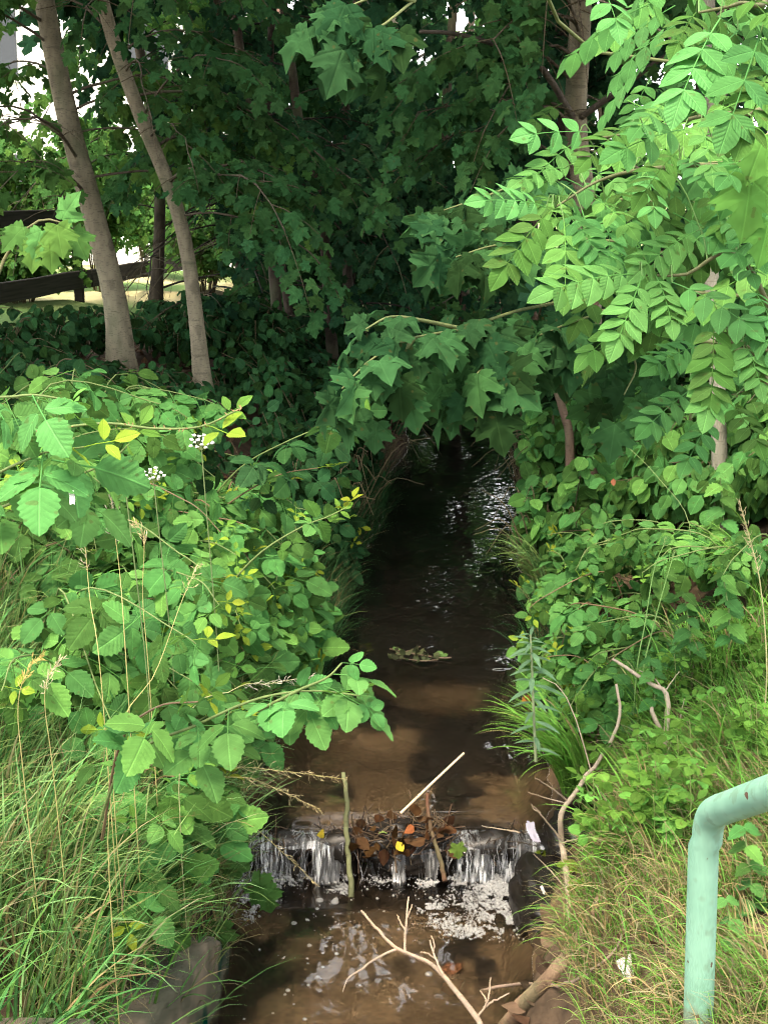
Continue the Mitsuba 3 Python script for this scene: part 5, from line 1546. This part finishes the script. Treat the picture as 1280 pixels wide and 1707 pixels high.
ear('bent grass ear in the middle of the left thicket', [P(250, 1150, 4.0), P(238, 1000, 4.0), P(240, 900, 4.0), P(225, 870, 4.0)], head=0.3, n=34)
ear('straight thin grass stalk crossing the left brambles diagonally', [P(190, 1270, 3.6), P(260, 1120, 3.7), P(300, 1010, 3.8), P(330, 940, 3.9)], head=0.2, n=18)
ear('yellow grass ear at the left picture edge', [P(40, 1300, 3.4), P(30, 1180, 3.4), P(45, 1120, 3.4), P(70, 1090, 3.4)], head=0.4, n=50, hcol=(0.55, 0.42, 0.14))
ear('pale grass ear beside the yellow one at the left', [P(90, 1300, 3.5), P(75, 1180, 3.5), P(80, 1130, 3.5), P(100, 1100, 3.5)], head=0.4, n=50, hcol=(0.5, 0.45, 0.3))
ear('pale grass ear hanging before the large bramble leaves', [P(180, 1420, 3.3), P(205, 1330, 3.3), P(215, 1270, 3.25), P(222, 1240, 3.2)], head=0.5, n=50, hcol=(0.5, 0.47, 0.33))
ear('golden grass ear at the right picture edge', [P(1278, 1130, 4.4), P(1268, 980, 4.4), P(1250, 900, 4.4), P(1232, 835, 4.4)], r=0.003, head=0.45, n=60, hcol=(0.5, 0.42, 0.24), col=(0.4, 0.38, 0.18))
ear('upright green grass stalk in the middle of the right bank', [P(1060, 1130, 5.2), P(1075, 1040, 5.25), P(1090, 950, 5.3), P(1110, 900, 5.3)], r=0.003, head=0.08, n=8, col=(0.2, 0.34, 0.1), hcol=(0.25, 0.34, 0.12))
ear('second upright green grass stalk leaning right in the right bank', [P(1072, 1120, 5.3), P(1085, 1060, 5.3), P(1105, 985, 5.3), P(1124, 920, 5.3)], r=0.004, head=0.06, n=6, col=(0.2, 0.34, 0.1), hcol=(0.25, 0.34, 0.12))
ear('thin grass stem arching down the right bank shade', [P(1150, 880, 6.4), P(1100, 800, 6.5), P(1040, 740, 6.6), P(1000, 720, 6.6)], r=0.002, head=0.3, n=20, col=(0.2, 0.26, 0.1), hcol=(0.2, 0.24, 0.12))

# ------------------------------------------------------------------ single herbs
wh = thing('willowherb', 'grey green willowherb standing in the water edge at the right', 'plant')
w = smooth_path([P(893, 1270, 4.9), P(889, 1180, 4.9), P(886, 1100, 4.9), P(884, 1058, 4.9)], 20)
v, f, u = tube(w, np.linspace(0.006, 0.003, 20), 7, (0.26, 0.30, 0.17))
part(wh, 'stem', (v, f), 'stem', True, u)
for k in range(34):
    t = 0.08 + 0.92 * (k / 33) ** 0.9
    o, d = along(w, t)
    a = k * 2.4
    out = np.array([math.cos(a), math.sin(a) * 0.8 - 0.2, 0.45 if t > 0.9 else 0.05])
    leaf_part(wh, 'long_leaf', o, frame(out, [0, -0.3, 1])[0], U(0.075, 0.115) * (1 if t < 0.85 else 0.65), np.array((0.16, 0.29, 0.16)) * U(0.8, 1.15), 'leaf_pinnate')
for base, top, lab, n, sz in (((1205, 950, 6.6), (1200, 790, 6.6), 'nettle with toothed leaves in front of the ash trunk foot', 16, 0.13), ((1150, 1110, 5.3), (1140, 990, 5.3), 'nettle on the right bank behind the grass stalks', 12, 0.10), ((1215, 1080, 5.0), (1205, 960, 5.0), 'nettle below the golden grass ear', 12, 0.10),
                              ((1255, 1600, 3.3), (1240, 1380, 3.3), 'light green nettle behind the handrail', 14, 0.085), ((1225, 1660, 3.1), (1210, 1500, 3.1), 'small nettle close to the handrail post', 10, 0.065), ((1090, 1180, 5.1), (1085, 1100, 5.1), 'low nettle under the forked grey branch', 8, 0.09)):
    key = thing('nettle', lab, 'nettle')
    w = smooth_path([P(*base), (P(*base) + P(*top)) / 2 + [0.01, 0, 0], P(*top)], 12)
    v, f, u = tube(w, np.linspace(0.0035, 0.0018, 12), 6, (0.16, 0.22, 0.08))
    part(key, 'stem', (v, f), 'stem', True, u)
    for k in range(n):
        o, d = along(w, 0.15 + 0.85 * (k // 2) / max(1, n // 2 - 1))
        a = (k % 2) * math.pi + (k // 2) * 1.57 + 0.5
        leaf_part(key, 'nettle_leaf', o, frame([math.cos(a), math.sin(a) * 0.7 - 0.2, -0.25], [0, -0.5, 0.9])[0], sz * U(0.7, 1.1) * (1 - 0.3 * (k / n)), PAL['bramble'][int(rng.integers(1, 6))], 'leaf_pinnate')

SEED = [(960, 1445, 4.6, 0.05, 'three-part yellow green seedling leaves by the dark rock'), (925, 1420, 4.75, 0.05, 'yellow green seedling in front of the lilac film'), (975, 1480, 4.55, 0.06, 'yellow green seedling right of the dark rock'), (1010, 1450, 4.55, 0.055, 'yellow green seedling above the root log'),
        (990, 1360, 4.8, 0.05, 'yellow green seedling under the sedge tuft'), (1010, 1380, 4.75, 0.05, 'yellow green seedling beside the grey sapling stem')]
for a, b, d, sz, lab in SEED:
    key = thing('seedling', lab, 'plant')
    o = G(a, b)
    o = o + unit(CAM - o) * 0.08
    gnd = np.array([o[0] + 0.02, o[1] + 0.05, min(o[2] - 0.05, float(H(o[0] + 0.02, o[1] + 0.05)) - 0.01)])
    v, f, u = tube(smooth_path([gnd, (gnd + o) / 2 + [0.01, 0, 0.02], o], 8), 0.0014, 5, (0.3, 0.3, 0.1))
    part(key, 'stem', (v, f), 'stem', True, u)
    for k in range(6):
        an = k * 1.05 + U(0, 0.4)
        leaf_part(key, 'bramble_c', o + rng.normal(0, 0.008, 3), frame([math.cos(an), math.sin(an) * 0.6, 0.1], [0, -0.6, 0.8])[0], sz * U(0.7, 1.1), PAL['young'][int(rng.integers(0, 6))] * 0.8, 'leaf_pinnate')
G_HERB = 'small leafy weeds on the sunny right bank'
ROWS = [(1135, 'level with the tip of the forked grey branch'), (1215, 'level with the middle of the forked grey branch'), (1290, 'level with the sedge tuft by the weir'), (1365, 'level with the bend of the handrail'), (1450, 'a little below the bend of the handrail')]
COLS = [(0.0, 'nearest the water'), (0.33, 'second from the water'), (0.66, 'third from the water'), (1.0, 'farthest from the water')]
for py0, rowlab in ROWS:
    x0, x1 = 985 + (py0 > 1400) * 30, 1265 if py0 < 1340 else 1125
    for fx, collab in COLS:
        q = G(x0 + (x1 - x0) * fx + U(-12, 12), py0 + U(-14, 14))
        key = thing('weed', f'light green weed, {collab}, {rowlab}', 'weed', G_HERB)
        for m in range(3):
            e = q + np.array([U(-0.07, 0.07), U(-0.07, 0.07), 0])
            h = U(0.16, 0.34)
            v, f, u = tube(smooth_path([e - [0, 0, 0.04], e + [0.01, 0, h * 0.6], e + [0, 0, h]], 6), 0.0015, 5, (0.2, 0.24, 0.08))
            part(key, 'stem', (v, f), 'stem', True, u)
            for n_ in range(9):
                an = n_ * 2.1 + U(0, 0.8)
                leaf_part(key, ('bramble_a', 'bramble_c', 'bramble_young')[(m + n_) % 3], e + [0, 0, h * (0.4 + 0.6 * n_ / 8)], frame([math.cos(an), math.sin(an), 0.3], np.array([0, -0.4, 0.9]) + rng.normal(0, 0.25, 3))[0], U(0.04, 0.068), PAL['herb'][int(rng.integers(0, 6))] * U(0.75, 1.25), 'leaf_pinnate')

sap = thing('maple_seedling', 'maple seedling with soft green lobed leaves above the kerb wall', 'plant')
w = smooth_path([lbank(0.05, 4.9) - [0, 0, 0.05], P(385, 1510, 4.7), P(410, 1480, 4.6), P(440, 1485, 4.55)], 14)
v, f, u = tube(w, np.linspace(0.004, 0.002, 14), 6, (0.12, 0.09, 0.05))
part(sap, 'stem', (v, f), 'stem', True, u)
for a, b, d, ang, sz in ((420, 1470, 4.6, 120, 0.105), (440, 1480, 4.55, 165, 0.10), (405, 1455, 4.65, 330, 0.09), (365, 1540, 4.5, 185, 0.115), (395, 1440, 4.7, 20, 0.08)):
    leaf_part(sap, 'maple_near_b', P(a, b, d), frame([math.sin(math.radians(ang)), -0.2, math.cos(math.radians(ang))], [0, -0.75, 0.6])[0], sz, PAL['maple_light'][int(rng.integers(0, 4))], 'leaf_palmate')

fl_tpl = trimesh.creation.icosphere(subdivisions=1)
scene['white_petal'] = {'type': 'twosided', 'b': {'type': 'principled', 'base_color': {'type': 'rgb', 'value': [0.78, 0.78, 0.74]}, 'roughness': 0.7}}
for a, b, d, r, lab, n in ((335, 736, 4.6, 0.026, 'round white flower head in front of the dark bank, right of the yellow tipped cane', 15), (208, 803, 4.2, 0.018, 'small white flower head among the left bramble leaves', 9), (255, 790, 4.5, 0.024, 'greenish white flower head between the two others', 14)):
    key = thing('white_flower', lab, 'flower')
    c = P(a, b, d)
    gz = float(H(c[0], c[1] + 0.1))
    v, f, u = tube(smooth_path([[c[0] + 0.03, c[1] + 0.1, gz], (c + [0.03, 0.1, 0]) * [1, 1, 0] + [0, 0, (c[2] + gz) / 2], c + [0, 0.01, -0.03]], 12), 0.002, 5, (0.14, 0.2, 0.08))
    part(key, 'stem', (v, f), 'stem', True, u)
    rays = []
    for k in range(n):
        q = c + np.array([math.cos(k * 2.4) * math.sqrt((k + 0.5) / n) * r * 1.5, U(-0.01, 0.01), math.sin(k * 2.4) * math.sqrt((k + 0.5) / n) * r])
        m = fl_tpl.copy(); m.vertices = m.vertices * [1.1, 0.7, 0.8] * (r * 0.21) * (1 + 0.25 * rng.normal(0, 1, (len(m.vertices), 1))) + q
        part(key, 'floret', (m.vertices, m.faces), 'white_petal', True)
        rays.append(tube([c + [0, 0.01, -0.03], q], 0.0008, 4, (0.2, 0.26, 0.1), cap=False))
    put_tubes(f'{key}__rays', rays)
print('tree leaves', TREE_LEAVES, 'entries', len(scene))
